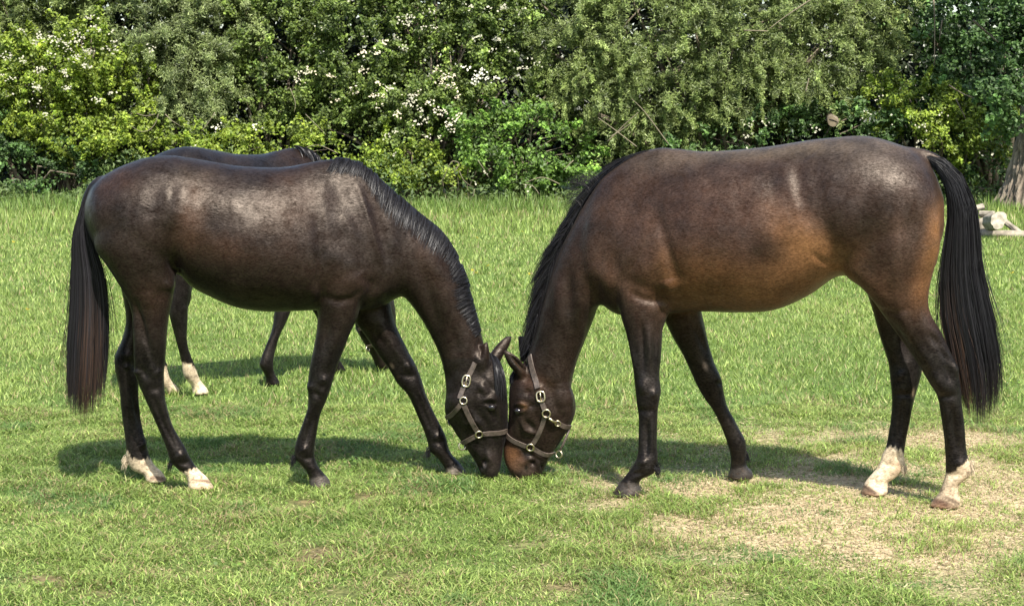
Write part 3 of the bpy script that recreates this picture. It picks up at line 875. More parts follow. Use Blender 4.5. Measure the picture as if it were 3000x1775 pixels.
def mane_near(pl, srf, parent, roots, tips, n, name='mane', lift=0.012, slant=0.05, width=(0.003, 0.006), lenj=0.25, t_root=0.0, toneK=1.0, xf=None):
    """strands from the crest falling over the near side of the neck"""
    m_ = 8
    u = rng.uniform(0, 1, n)
    A = polyidx(roots, u)
    B = polyidx(tips, np.clip(u + slant + rng.normal(0, 0.012, n), 0, 1))
    ln = np.clip(rng.normal(1 - lenj * 0.3, lenj * 0.5, n), 0.3, 1.25)
    B = A + (B - A) * ln[:, None]
    X = np.zeros((n, m_, 3))
    lf = rng.uniform(0.35, 1.3, n) * lift
    wv = rng.normal(0, 2.0, n) + 3 * (noise2(u * 34, u * 0, 3) - .5)
    B = A + (B - A) * (.85 + .3 * noise2(u * 22, u * 0 + 4, 8))[:, None]
    for i in range(n):
        for k in range(m_):
            f = k / (m_ - 1)
            q = A[i] + (B[i] - A[i]) * f
            q = q + np.array([wv[i] * f * f, -10 * math.sin(math.pi * f) * 0.3])
            sz = pl.unp(q, 0.05)
            loc, nor = srf.hit(sz[0], sz[1], 1)
            if nor.y > 0: nor = -nor
            g = lf[i] * (0.6 + 0.9 * math.sin(math.pi * min(1, f * 0.9 + .1)))
            X[i, k] = loc + nor * g
            if f < 0.25: X[i, k, 1] = X[i, k, 1] * (f / .25) + (-t_root) * (1 - f / .25); X[i, k, 2] += 0.004
    X[:, 1:-1] = (X[:, :-2] + 2 * X[:, 1:-1] + X[:, 2:]) / 4
    tone = rng.uniform(0.6, 1.5, n)[:, None] * np.array([0.0095, 0.0088, 0.0098]) * toneK
    if xf is not None: X = xf(X)
    return ribbons(name, X, rng.uniform(*width, n), tone, parent)

L_CREST = [(985, 466), (1036, 470), (1070, 487), (1103, 511), (1154, 556), (1204, 593), (1255, 628), (1297, 662), (1332, 710), (1361, 762), (1381, 812), (1396, 870), (1404, 915), (1411, 950), (1416, 972)]
L_MTIPS = [(960, 500), (1020, 505), (1062, 524), (1094, 572), (1134, 632), (1180, 672), (1228, 700), (1268, 724), (1300, 758), (1322, 800), (1328, 825), (1345, 880), (1362, 930), (1380, 960), (1394, 985)]
mane_near(pL, sL, hL, L_CREST, L_MTIPS, 4600, lift=.0045, width=(.0012, .0026), lenj=.35, slant=.0)
# forelock hanging down the forehead
mane_near(pL, sL, hL, [(1436, 1038), (1452, 1052), (1462, 1064)], [(1450, 1140), (1468, 1165), (1482, 1150)], 240, name='forelock', slant=0.0, lift=0.008, width=(0.003, 0.005))

def collar(pl, srf, parent, straps, rings, buckle, far=True):
    """leather headcollar: straps as one body, brass rings and buckle as its own pieces"""
    mb = MB()
    for pts, w_ in straps:
        strap(mb, srf, pl, pts, w_, side=1)
        if far: strap(mb, srf, pl, pts, w_, side=-1)
    hc = mb.build('headcollar', M_LEATHER, parent, smooth=False)
    for (q, r, tb, asp, rot) in rings:
        for sd_ in ((1, -1) if far else (1,)):
            loc, nor = on_head(srf, pl, q, sd_)
            r_ = MB(); ring_mesh(r_, loc, nor, r, tb, asp, rot)
            r_.build('ring', M_BRASS, hc)
    for (q, r, asp, rot) in buckle:
        loc, nor = on_head(srf, pl, q)
        b_ = MB()
        ring_mesh(b_, loc, nor, r, 0.0048, asp, rot, sq=3.0, lift=0.010)
        a = Vector((0, 0, 1)) - nor * nor.z; a.normalize(); b = nor.cross(a)
        a = a * math.cos(rot) + b * math.sin(rot)
        b_.tube([loc + nor * 0.010 - a * r * asp, loc + nor * 0.014, loc + nor * 0.011 + a * r * asp], 0.003, 6)
        b_.build('buckle', M_BRASS, hc)
    return hc

hcL = collar(pL, sL, hL,
    [([(1392, 1062), (1380, 1085), (1366, 1112)], .024), ([(1364, 1118), (1354, 1145), (1346, 1166)], .024),
     ([(1350, 1180), (1330, 1210), (1315, 1228), (1308, 1236)], .022), ([(1357, 1182), (1375, 1220), (1390, 1248), (1398, 1262)], .024),
     ([(1414, 1270), (1440, 1269), (1465, 1268), (1486, 1266)], .023), ([(1394, 1277), (1375, 1290), (1358, 1305)], .022)],
    [((1357, 1171), .016, .0038, 1, 0), ((1403, 1271), .016, .004, 1, 0.5)],
    [((1366, 1115), .0175, 1.45, -0.18)])
# the ring hanging under the chin
sz = pL.unp(np.array([1353., 1306.]), 0.0)
r_ = MB(); ring_mesh(r_, (sz[0], 0, sz[1]), (0.2, -1, 0.1), .017, .004); r_.build('ring', M_BRASS, hcL)

# ================= RIGHT HORSE =================
pR = Plane((ground_at(1838, 1453) + ground_at(2167, 1403)) / 2, (ground_at(2764, 1486) + ground_at(2556, 1449)) / 2)
R_TRUNK = [(2766, 580, 2767, 670, .06), (2738, 505, 2752, 725, .16), (2700, 455, 2735, 790, .21), (2640, 425, 2650, 820, .25), (2541, 398, 2545, 825, .27, .05),
           (2440, 403, 2460, 808, .265, .08), (2371, 410, 2371, 865, .265, .1), (2250, 429, 2270, 908, .285, .12), (2147, 439, 2160, 915, .29, .14), (2058, 443, 2060, 912, .275, .18),
           (1985, 435, 1960, 918, .24, .28), (1925, 433, 1870, 925, .21, .36), (1860, 453, 1815, 922, .185, .32), (1790, 502, 1772, 897, .155, .2), (1745, 560, 1752, 862, .11, .1)]
R_NECK = [(1900, 447, 1830, 900, .17, .3), (1786, 502, 1765, 892, .155, .25), (1722, 583, 1748, 905, .14, .2), (1666, 682, 1738, 935, .12, .2), (1630, 762, 1722, 975, .107, .15),
          (1605, 840, 1708, 1012, .097, .1), (1584, 920, 1693, 1050, .091), (1566, 990, 1680, 1095, .088), (1548, 1040, 1672, 1140, .088), (1522, 1075, 1672, 1165, .085)]
R_HEAD = [(1535, 1065, 1660, 1110, .075), (1508, 1090, 1676, 1145, .09, -.1), (1497, 1125, 1684, 1175, .104, -.15), (1494, 1165, 1686, 1200, .107, -.15), (1494, 1200, 1680, 1225, .104, -.15),
          (1490, 1241, 1668, 1254, .09, -.12), (1482, 1273, 1648, 1285, .075, -.1), (1477, 1300, 1630, 1312, .066, -.05), (1476, 1330, 1612, 1338, .062), (1482, 1355, 1600, 1360, .06), (1495, 1382, 1590, 1384, .058), (1512, 1398, 1576, 1400, .045)]
R_NH = [(2455, 620, 2755, 640, .11), (2452, 720, 2755, 730, .12), (2470, 800, 2735, 800, .115), (2520, 840, 2722, 860, .10), (2556, 880, 2722, 900, .09), (2585, 920, 2735, 935, .08),
        (2615, 960, 2757, 970, .07), (2640, 995, 2778, 1015, .06), (2668, 1035, 2798, 1055, .053), (2700, 1085, 2808, 1090, .05), (2722, 1122, 2815, 1130, .05), (2745, 1160, 2818, 1170, .047),
        (2755, 1215, 2822, 1215, .04), (2764, 1280, 2829, 1280, .035), (2768, 1330, 2835, 1330, .036), (2769, 1365, 2845, 1365, .04), (2768, 1390, 2846, 1390, .04), (2757, 1425, 2812, 1418, .036),
        (2748, 1446, 2808, 1440, .04), (2732, 1464, 2815, 1462, .05), (2718, 1484, 2812, 1486, .055)]
R_FH = [(2500, 700, 2700, 720, .10), (2520, 800, 2700, 800, .09), (2542, 868, 2690, 900, .08), (2558, 919, 2690, 950, .072), (2572, 969, 2695, 1000, .065), (2588, 1020, 2702, 1050, .058),
        (2602, 1065, 2702, 1090, .05), (2607, 1111, 2693, 1125, .05), (2612, 1160, 2681, 1165, .046), (2610, 1217, 2669, 1220, .038), (2603, 1262, 2660, 1265, .034), (2595, 1305, 2653, 1305, .035),
        (2582, 1334, 2650, 1335, .039), (2575, 1360, 2648, 1370, .041), (2555, 1385, 2625, 1400, .038), (2540, 1402, 2603, 1412, .038), (2531, 1415, 2602, 1428, .043), (2524, 1432, 2602, 1440, .05), (2518, 1448, 2600, 1450, .054)]
R_NF = [(1800, 700, 1960, 760, .10), (1795, 800, 1968, 850, .10), (1807, 863, 1966, 900, .095), (1818, 920, 1955, 930, .085), (1831, 964, 1942, 965, .075), (1845, 1008, 1939, 1010, .066),
        (1853, 1056, 1936, 1056, .058), (1857, 1105, 1932, 1100, .05), (1862, 1150, 1937, 1145, .05), (1866, 1190, 1930, 1185, .046), (1871, 1222, 1927, 1222, .038), (1871, 1266, 1926, 1266, .033),
        (1869, 1319, 1926, 1315, .034), (1863, 1345, 1928, 1345, .04), (1848, 1370, 1918, 1385, .042), (1825, 1400, 1882, 1402, .036), (1812, 1416, 1872, 1418, .04), (1800, 1434, 1880, 1434, .05), (1788, 1452, 1880, 1454, .056)]
R_FF = [(1880, 780, 2030, 790, .09), (1900, 860, 2045, 860, .088), (1945, 935, 2056, 915, .078), (1972, 990, 2066, 965, .07), (1998, 1034, 2078, 1015, .062), (2022, 1085, 2094, 1066, .055),
        (2042, 1130, 2114, 1110, .05), (2064, 1167, 2121, 1150, .048), (2090, 1203, 2130, 1187, .04), (2110, 1244, 2148, 1222, .034), (2125, 1283, 2170, 1262, .033), (2133, 1308, 2186, 1295, .038),
        (2140, 1335, 2187, 1333, .04), (2140, 1362, 2184, 1354, .037), (2136, 1380, 2190, 1366, .042), (2131, 1392, 2206, 1385, .05), (2128, 1404, 2207, 1405, .054)]
sh = [loft(body_secs(pR, R_TRUNK), n=40), loft(body_secs(pR, R_NECK), n=32), loft(body_secs(pR, R_HEAD), n=32, sq=2.3),
      loft(leg_secs(pR, R_NH, .135, (2764, 1486))), loft(leg_secs(pR, R_FH, -.12, (2556, 1449))),
      loft(leg_secs(pR, R_NF, .115, (1838, 1453))), loft(leg_secs(pR, R_FF, -.11, (2167, 1403))),
      loft(ear_secs(pR, [(1546, 1108, 1516, 1102, .03), (1543, 1084, 1506, 1088, .028), (1529, 1058, 1490, 1070, .023), (1505, 1036, 1480, 1050, .015), (1480, 1024, 1472, 1030, .008)], [.06, .07, .085, .095, .1]), n=20),
      loft(ear_secs(pR, [(1558, 1062, 1524, 1058, .03), (1554, 1038, 1522, 1031, .028), (1549, 1010, 1518, 1006, .022), (1542, 990, 1516, 986, .014), (1532, 982, 1518, 981, .008)], [-.06, -.07, -.08, -.085, -.09]), n=20),
      loft(dock(pR, [(2660, 450), (2710, 455), (2755, 475), (2795, 530), (2812, 600)], .032, .012), n=14)]
R_STROKES = [
    # ribs, loin, flank, hip
    ([(2372, 460), (2366, 520), (2368, 610)], 17, .0055, 1), ([(2296, 480), (2322, 550), (2348, 640), (2390, 740)], 18, .009, 1), ([(2340, 455), (2352, 560), (2396, 680)], 22, -.010, 1), ([(2275, 560), (2310, 640), (2360, 720)], 20, .006, 1), ([(2262, 520), (2290, 610)], 18, -.006, 1),
    ([(2402, 540), (2422, 650), (2446, 740), (2462, 792)], 22, -.018, 1), ([(2385, 740), (2412, 763), (2450, 782)], 9, -.010, 1), ([(2350, 468), (2372, 455), (2388, 442)], 6, -.007, 1),
    ([(2225, 560), (2250, 680)], 26, .005, 1), ([(2170, 560), (2200, 720)], 26, -.004, 1), ([(2100, 560), (2120, 720)], 26, .004, 1), ([(2050, 600), (2070, 760)], 26, -.005, 1), ([(2020, 480), (2160, 470), (2300, 450)], 24, -.004, 1),
    # quarters
    ([(2440, 560), (2490, 640), (2500, 720)], 38, .010, 1), ([(2540, 560), (2640, 540), (2720, 590)], 34, .009, 1), ([(2622, 580), (2628, 680), (2628, 790), (2642, 905)], 22, .014, 1), ([(2685, 620), (2685, 760), (2692, 860)], 22, -.008, 1), ([(2560, 620), (2570, 780), (2600, 860)], 28, -.009, 1), ([(2735, 680), (2725, 800)], 20, .005, 1),
    ([(2500, 780), (2560, 850), (2600, 900)], 22, .008, 1), ([(2560, 900), (2630, 915), (2660, 900)], 9, -.005, 1),
    # near hind
    ([(2640, 905), (2668, 985)], 15, .011, 1), ([(2600, 930), (2640, 990), (2680, 1040)], 12, -.006, 1), ([(2722, 975), (2755, 1015), (2780, 1060)], 10, -.010, 1), ([(2690, 1010), (2735, 1080)], 13, .007, 1), ([(2745, 1000), (2780, 1045)], 8, .006, 1),
    ([(2795, 1065), (2810, 1105)], 9, .010, 1), ([(2775, 1070), (2785, 1120)], 9, -.009, 1), ([(2732, 1090), (2768, 1145)], 14, .009, 1), ([(2745, 1165), (2800, 1160)], 9, -.007, 1), ([(2790, 1195), (2800, 1320)], 6, -.009, 1), ([(2814, 1195), (2824, 1310)], 7, .006, 1), ([(2772, 1200), (2782, 1320)], 8, .005, 1), ([(2800, 1355), (2825, 1370)], 14, .007, 1), ([(2775, 1400), (2820, 1395)], 7, -.006, 1),
    # far hind
    ([(2640, 1010), (2660, 1080)], 14, -.010, -1), ([(2625, 1110), (2640, 1130)], 14, .008, -1), ([(2620, 1180), (2665, 1178)], 8, -.007, -1), ([(2640, 1190), (2630, 1300)], 6, -.008, -1), ([(2660, 1190), (2648, 1300)], 6, .006, -1), ([(2600, 1345), (2630, 1350)], 14, .007, -1), ([(2575, 1385), (2620, 1395)], 7, -.005, -1),
    # shoulder and upper arm
    ([(1935, 620), (1965, 725), (1988, 800), (1990, 860)], 16, -.019, 1), ([(1966, 812), (1974, 848)], 22, .018, 1), ([(1870, 770), (1920, 805)], 42, .020, 1), ([(1905, 650), (1875, 720), (1850, 760)], 28, .011, 1), ([(1830, 560), (1850, 680)], 34, -.007, 1), ([(1930, 540), (1955, 640)], 26, .006, 1), ([(1800, 640), (1830, 740)], 26, .006, 1),
    ([(1850, 850), (1890, 872), (1950, 882)], 12, -.010, 1), ([(1800, 730), (1812, 812)], 18, -.010, 1), ([(1940, 900), (1948, 925)], 6, -.008, 1), ([(1955, 890), (1958, 915)], 6, .006, 1),
    ([(1700, 600), (1690, 720), (1705, 820), (1745, 885)], 20, -.015, 1), ([(1738, 770), (1790, 855)], 28, .012, 1), ([(1660, 790), (1655, 930)], 18, -.010, 1), ([(1692, 860), (1682, 980)], 15, .008, 1), ([(1625, 830), (1620, 960)], 18, .007, 1), ([(1700, 1000), (1668, 1080)], 12, .006, 1),
    # near fore
    ([(1838, 980), (1860, 1040), (1875, 1100)], 10, .007, 1), ([(1886, 940), (1890, 1010), (1893, 1080)], 7, -.010, 1), ([(1905, 950), (1912, 1060)], 7, .007, 1), ([(1925, 960), (1925, 1060)], 6, -.004, 1), ([(1888, 1105), (1898, 1150)], 14, .011, 1), ([(1865, 1195), (1925, 1195)], 9, -.007, 1), ([(1925, 1135), (1922, 1160)], 8, .008, 1), ([(1905, 1225), (1906, 1320)], 6, -.010, 1), ([(1918, 1225), (1920, 1310)], 5, .005, 1), ([(1885, 1220), (1886, 1310)], 7, .004, 1),
    ([(1892, 1332), (1900, 1350)], 12, .010, 1), ([(1865, 1375), (1900, 1370)], 7, -.007, 1), ([(1845, 1395), (1860, 1405)], 8, .005, 1),
    # far fore
    ([(2030, 960), (2060, 1050)], 12, .006, -1), ([(2010, 980), (2040, 1060)], 8, -.006, -1), ([(2075, 1110), (2105, 1140)], 12, .010, -1), ([(2070, 1155), (2120, 1150)], 8, -.006, -1), ([(2112, 1200), (2145, 1275)], 6, -.008, -1), ([(2150, 1310), (2165, 1320)], 13, .009, -1), ([(2150, 1345), (2185, 1338)], 7, -.006, -1),
    # head
    ([(1640, 1130), (1650, 1200)], 30, .014, 1), ([(1600, 1150), (1628, 1230), (1600, 1285)], 13, -.009, 1), ([(1580, 1150), (1556, 1138)], 14, .009, 1), ([(1545, 1160), (1530, 1150)], 10, -.008, 1),
    ([(1498, 1192), (1517, 1187), (1534, 1194)], 5, .012, 1), ([(1500, 1208), (1516, 1213), (1532, 1207)], 5, .008, 1), ([(1514, 1235), (1526, 1268), (1558, 1280)], 7, .009, 1), ([(1530, 1240), (1552, 1266)], 9, -.010, 1), ([(1560, 1210), (1580, 1260)], 14, -.006, 1),
    ([(1541, 1362), (1546, 1376)], 6, -.016, 1), ([(1566, 1376), (1569, 1400)], 4, -.009, 1), ([(1503, 1372), (1530, 1358)], 10, .006, 1), ([(1525, 1335), (1568, 1368)], 7, -.009, 1), ([(1550, 1325), (1575, 1350)], 9, -.010, 1),
    ([(1488, 1047), (1510, 1072), (1528, 1094)], 6, -.016, 1), ([(1520, 1110), (1540, 1120)], 12, -.008, 1),
    ([(1502, 1175), (1525, 1172)], 8, .006, 1), ([(1545, 1188), (1552, 1200)], 9, -.006, 1), ([(1505, 1300), (1520, 1345)], 8, -.004, 1), ([(1530, 1352), (1550, 1362)], 8, .007, 1), ([(1580, 1360), (1592, 1372)], 8, .006, 1), ([(1665, 1165), (1672, 1210)], 12, .006, 1),
]
TAN = (0.42, 0.22, 0.095)
R_BLOBS = [(2180, 850, 300, 75, 3, (0.22, 0.115, 0.052), .9), (2370, 730, 150, 62, 42, TAN, .9), (2340, 800, 170, 66, -18, (0.30, 0.155, 0.07), .85), (2740, 720, 40, 130, 10, (0.36, 0.18, 0.07), .9), (2700, 835, 46, 80, 10, (0.22, 0.105, 0.042), .7),
           (1955, 780, 28, 66, -15, (0.26, 0.135, 0.06), .75), (2050, 800, 120, 95, 0, (0.17, 0.083, 0.034), .8), (1850, 640, 130, 140, 0, (0.115, 0.066, 0.045), .7), (2130, 640, 220, 120, 0, (0.11, 0.06, 0.042), .7),
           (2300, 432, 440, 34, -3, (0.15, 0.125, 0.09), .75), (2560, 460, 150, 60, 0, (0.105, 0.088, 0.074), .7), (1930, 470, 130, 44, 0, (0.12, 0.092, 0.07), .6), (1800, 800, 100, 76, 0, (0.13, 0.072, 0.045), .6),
           (2590, 850, 80, 70, 30, (0.14, 0.075, 0.045), .7), (2650, 720, 90, 110, 0, (0.12, 0.072, 0.05), .6), (2330, 620, 60, 70, 0, (0.13, 0.075, 0.05), .5)]
V, F, E = fuse(sh, VOX)
V = lap(V, E, 22, keep_head(pR, V, 1465, 1560))
V[:, 2] = np.maximum(V[:, 2], 0.0)
V = apply_strokes(pR, V, F, R_STROKES)
V = lap(V, E, 2, keep_head(pR, V, 1465, 1700))
P = project(pR.world(V))
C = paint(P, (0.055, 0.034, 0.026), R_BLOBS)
C = leg_dark(C, P, 900, 1060, 1780, 2900)
C = leg_dark(C, P, 820, 950, 1500, 1760, (0.035, 0.023, 0.018))
C = tint(C, P, [(1590, 1160, 110, 120, 0, (0.040, 0.026, 0.02), .6), (1560, 1120, 40, 30, 20, (0.10, 0.055, 0.035), .7), (1533, 1190, 14, 14, 0, (0.20, 0.11, 0.05), .8), (1600, 1130, 50, 25, 30, (0.085, 0.05, 0.03), .6), (1535, 1240, 40, 40, 0, (0.055, 0.038, 0.028), .6),
                (1497, 1335, 26, 34, -20, (0.27, 0.135, 0.065), .9), (1520, 1360, 24, 22, 0, (0.21, 0.125, 0.08), .7), (1552, 1385, 30, 22, 0, (0.10, 0.072, 0.058), .85), (1542, 1369, 5, 8, -10, (0.004, 0.003, 0.003), .95), (1567, 1390, 3, 12, 0, (0.01, 0.007, 0.006), .9),
                (1514, 1200, 15, 9, 0, (0.008, 0.006, 0.006), .85), (1500, 1058, 8, 30, -40, (0.012, 0.01, 0.008), .8), (1515, 1068, 3, 26, -40, (0.12, 0.075, 0.035), .7),
                (1590, 1365, 26, 24, 0, (0.014, 0.012, 0.011), .8)])
C = sock(C, P, [(2560, 1322), (2600, 1308), (2640, 1316), (2660, 1345), (2670, 1420), (2620, 1470), (2500, 1470), (2510, 1410)], jag=8)
C = sock(C, P, [(2764, 1382), (2790, 1384), (2815, 1360), (2840, 1344), (2870, 1360), (2860, 1420), (2830, 1500), (2700, 1500), (2740, 1430)], (0.54, 0.46, 0.33), jag=7)
C = tint(C, P, [(2545, 1432, 34, 8, 28, (0.12, 0.07, 0.05), .85), (2540, 1445, 30, 9, 15, (0.30, 0.18, 0.12), .8), (2750, 1470, 42, 11, 18, (0.22, 0.12, 0.085), .85), (2740, 1482, 36, 9, 5, (0.38, 0.22, 0.15), .8), (2790, 1465, 30, 6, 25, (0.12, 0.075, 0.055), .6), (2625, 1370, 28, 20, 0, (0.40, 0.29, 0.19), .6)])
C = sock(C, P, [(1770, 1428), (1812, 1412), (1872, 1416), (1890, 1430), (1890, 1470), (1770, 1470)], (0.085, 0.08, 0.075), 2)
C = sock(C, P, [(2120, 1384), (2140, 1376), (2190, 1364), (2220, 1380), (2220, 1420), (2110, 1420)], (0.07, 0.066, 0.062), 2)
C = tint(C, P, [(2066, 1072, 7, 14, -20, (0.35, 0.28, 0.24), .9), (2674, 1152, 5, 14, 12, (0.30, 0.24, 0.17), .9), (2650, 1030, 25, 40, -20, (0.06, 0.055, 0.055), .6)])
C = tint(C, P, [(2800, 545, 36, 100, -25, (.012, .010, .010), 1.0), (2745, 470, 30, 18, 25, (.05, .03, .02), .9)])
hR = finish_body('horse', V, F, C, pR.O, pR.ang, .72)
tag(hR, 'bay horse grazing at right with tan belly and flank and rusty patch on its muzzle', 'horse', 'horses grazing in the paddock')
sR = Surf(V, F)
eyeball(sR, pR, (1515, 1200), hR)
eyeball(sR, pR, (1515, 1200), hR, side=-1)
tail(pR, hR, [(2700, 458), (2755, 505), (2778, 570), (2779, 650), (2766, 740), (2757, 830), (2760, 930), (2775, 1000), (2790, 1080), (2806, 1150), (2818, 1225)],
     [(2700, 446), (2770, 466), (2820, 515), (2858, 600), (2868, 690), (2874, 780), (2895, 880), (2915, 970), (2930, 1060), (2934, 1140), (2925, 1225)], 5600, thick=.048, red=0.5, redside=.1, peak=.5)

def mane_far(pl, srf, parent, roots, tips, n, name='mane', width=(0.003, 0.006)):
    """strands that leave the crest and fall on the far side, showing beyond the neck's edge"""
    m_ = 9
    u = rng.uniform(0, 1, n); u = u + 0.006 * np.sin(u * 80)
    A = polyat(roots, u); B = polyat(tips, np.clip(u + 0.02 + rng.normal(0, .012, n), 0, 1))
    f = np.linspace(0, 1, m_)[None]
    ln = np.clip(rng.normal(1, 0.14, n), 0.5, 1.35)[:, None]
    fr = rng.uniform(-0.25, 1, (n, 1))                     # where across the lock
    perp = (B - A)
    down = polyat(roots, np.clip(u + 0.16, 0, 1)) - A
    X2 = A[:, None] + perp[:, None] * (np.sin(f * math.pi / 2) * fr)[..., None] * ln[..., None] + down[:, None] * (f ** 1.6 * ln * 0.85)[..., None]
    X2 += rng.normal(0, 1.2, (n, 1, 2)) * f[..., None]
    sz = pl.unp(X2.reshape(-1, 2), 0.0).reshape(n, m_, 2)
    X = np.zeros((n, m_, 3)); X[..., 0] = sz[..., 0]; X[..., 2] = sz[..., 1]
    side = rng.uniform(-0.25, 1.0, (n, 1))
    X[..., 1] = 0.012 * rng.normal(0, 1, (n, 1)) + side * 0.055 * np.sin(f * math.pi / 2)
    tone = rng.uniform(0.5, 1.5, n)[:, None] * np.array([0.0095, 0.0085, 0.0098])
    return ribbons(name, X, rng.uniform(*width, n), tone, parent)

mane_far(pR, sR, hR, [(1905, 440), (1836, 464), (1783, 500), (1751, 540), (1718, 580), (1694, 628), (1663, 680), (1641, 725), (1615, 784), (1596, 850), (1580, 910), (1566, 970), (1552, 1030)],
         [(1890, 432), (1822, 452), (1768, 488), (1730, 520), (1690, 570), (1650, 640), (1612, 690), (1585, 740), (1568, 800), (1556, 860), (1546, 930), (1540, 980), (1530, 1040)], 4600, width=(.0013, .0028))
# the lock blown up at the base of the neck
n = 170
u = rng.uniform(0, 1, n); f = np.linspace(0, 1, 9)[None]
A = polyat([(1762, 520), (1700, 612)], u); tip = np.stack([A[:, 0] - 55 - 45 * (1 - u) + rng.normal(0, 10, n), A[:, 1] - 5 + 60 * u * 0 + rng.normal(0, 14, n)], -1)
Cc = A + np.array([-30, -45]) * rng.uniform(.5, 1.1, (n, 1))
X2 = A[:, None] * ((1 - f) ** 2)[..., None] + Cc[:, None] * (2 * f * (1 - f))[..., None] + tip[:, None] * (f ** 2)[..., None]
sz = pR.unp(X2.reshape(-1, 2), 0.0).reshape(n, 9, 2)
X = np.zeros((n, 9, 3)); X[..., 0] = sz[..., 0]; X[..., 2] = sz[..., 1]; X[..., 1] = rng.normal(0, .02, (n, 1)) + .03 * f
ribbons('mane_lock', X, rng.uniform(.0009, .0016, n), rng.uniform(.8, 2.4, n)[:, None] * np.array([0.014, 0.012, 0.012]), hR)
mane_near(pR, sR, hR, [(1500, 1092), (1515, 1080)], [(1488, 1130), (1506, 1125)], 90, name='forelock', slant=0.0, lift=0.006, width=(0.002, 0.004))

hcR = collar(pR, sR, hR,
    [([(1548, 1044), (1556, 1070), (1566, 1100), (1580, 1135)], .026), ([(1588, 1165), (1595, 1185), (1600, 1200)], .024),
     ([(1628, 1236), (1645, 1250), (1662, 1262)], .022), ([(1600, 1215), (1588, 1250), (1572, 1282), (1560, 1300)], .022),
     ([(1540, 1308), (1510, 1296), (1488, 1284), (1479, 1276)], .023), ([(1558, 1314), (1578, 1330), (1600, 1338), (1616, 1336)], .022)],
    [((1604, 1208), .018, .004, 1, 0), ((1552, 1310), .0165, .0042, 1, 0.3), ((1631, 1240), .012, .0035, 1.1, 0.8)],
    [((1588, 1159), .0185, 1.25, 0.12)])
sz = pR.unp(np.array([1640., 1330.]), 0.0)
r_ = MB(); ring_mesh(r_, (sz[0], 0, sz[1]), (-0.3, -1, 0.1), .0165, .004); r_.build('ring', M_BRASS, hcR)
# snap hook on the throat strap
la, na = on_head(sR, pR, (1610, 1220)); lb, nb = on_head(sR, pR, (1628, 1237))
h_ = MB(); h_.tube([la + na * .014, (la + lb) / 2 + na * .017, lb + nb * .014], [.005, .0065, .005], 8); h_.build('snap_hook', M_BRASS, hcR)
# loose throat strap hanging behind the jaw
sa = pR.unp(np.array([1668., 1258.]), 0); sb = pR.unp(np.array([1648., 1305.]), 0); s3 = pR.unp(np.array([1638., 1322.]), 0)
h_ = MB(); h_.tube([(sa[0], 0, sa[1]), (sb[0], 0, sb[1]), (s3[0], 0, s3[1])], .006, 6); h_.build('hanging_strap', M_LEATHER, hcR)

def fetlock_hair(pl, parent, q, t, d, n, col):
    m_ = 6
    a = pl.unp(np.array(q, float), t)
    f = np.linspace(0, 1, m_)[None]
    X = np.zeros((n, m_, 3))
    X[..., 0] = a[0] + rng.normal(0, .006, (n, 1)) + d * rng.uniform(.004, .016, (n, 1)) * np.sin(f * 1.5)
    X[..., 1] = -t + rng.normal(0, .012, (n, 1)); X[..., 2] = a[1] + rng.normal(0, .012, (n, 1)) - rng.uniform(.015, .042, (n, 1)) * f ** 1.2
    ribbons('fetlock_hair', X, rng.uniform(.002, .0035, n), rng.uniform(.6, 1.4, n)[:, None] * np.array(col), parent)
BLK_H = (.009, .008, .009); CRM_H = (.36, .29, .20)
def hoof_t(pl, q): return pl.tof(*q)
fetlock_hair(pR, hR, (1921, 1365), hoof_t(pR, (1838, 1453)), 1, 70, BLK_H)
fetlock_hair(pR, hR, (2184, 1330), hoof_t(pR, (2167, 1403)), 1, 60, BLK_H)
fetlock_hair(pR, hR, (2842, 1362), hoof_t(pR, (2764, 1486)), 1, 110, CRM_H)
fetlock_hair(pR, hR, (2643, 1362), hoof_t(pR, (2556, 1449)), 1, 110, CRM_H)
fetlock_hair(pL, hL, (864, 1335), hoof_t(pL, (940, 1426)), -1, 60, BLK_H)
fetlock_hair(pL, hL, (1258, 1318), hoof_t(pL, (1340, 1390)), -1, 60, BLK_H)
fetlock_hair(pL, hL, (372, 1345), hoof_t(pL, (460, 1412)), -1, 90, CRM_H)
fetlock_hair(pL, hL, (502, 1352), hoof_t(pL, (590, 1434)), -1, 50, BLK_H)

# ================= THIRD HORSE, behind =================
V, F, E = fuse(L_shells({'nh': -0.135, 'fh': 0.0, 'nf': -0.155, 'ff': -0.14}), 0.014)
V = lap(V, E, 6)
V[:, 2] = np.maximum(V[:, 2], 0.0)
V = apply_strokes(pL, V, F, L_STROKES[:60])
V = lap(V, E, 1)
P = project(pL.world(V))
C = paint(P, (0.021, 0.016, 0.015), [(650, 500, 100, 40, 0, BRL, .15), (950, 520, 90, 70, 0, BRL, .3)])
C = leg_dark(C, P, 900, 1060, 200, 1290)
C = sock(C, P, [(355, 1290), (400, 1300), (440, 1310), (505, 1360), (520, 1430), (400, 1430), (380, 1400), (350, 1350)], jag=6)
C = sock(C, P, [(470, 1322), (500, 1318), (560, 1318), (640, 1370), (680, 1450), (520, 1450)], jag=5)
C = sock(C, P, [(896, 1404), (955, 1392), (1000, 1400), (1000, 1440), (890, 1440)], (0.11, 0.105, 0.1), 2)
C = tint(C, P, [(1424, 1372, 5, 14, -15, (0.004, 0.003, 0.003), .95), (1440, 1350, 40, 45, 0, (0.07, 0.05, 0.045), .6)])
PHI = math.radians(42)
cr = pL.unp(np.array([500., 455.]), 0)
crw = at_depth(560, 432, 9.95)
O3 = np.array([crw[0] - cr[0] * math.cos(PHI), crw[1] - cr[0] * math.sin(PHI), 0.0])
h3 = finish_body('horse', V, F, C, O3, PHI, .7)
tag(h3, 'dark horse standing behind the left horse, mostly hidden, only its back, legs and muzzle showing', 'horse', 'horses grazing in the paddock')
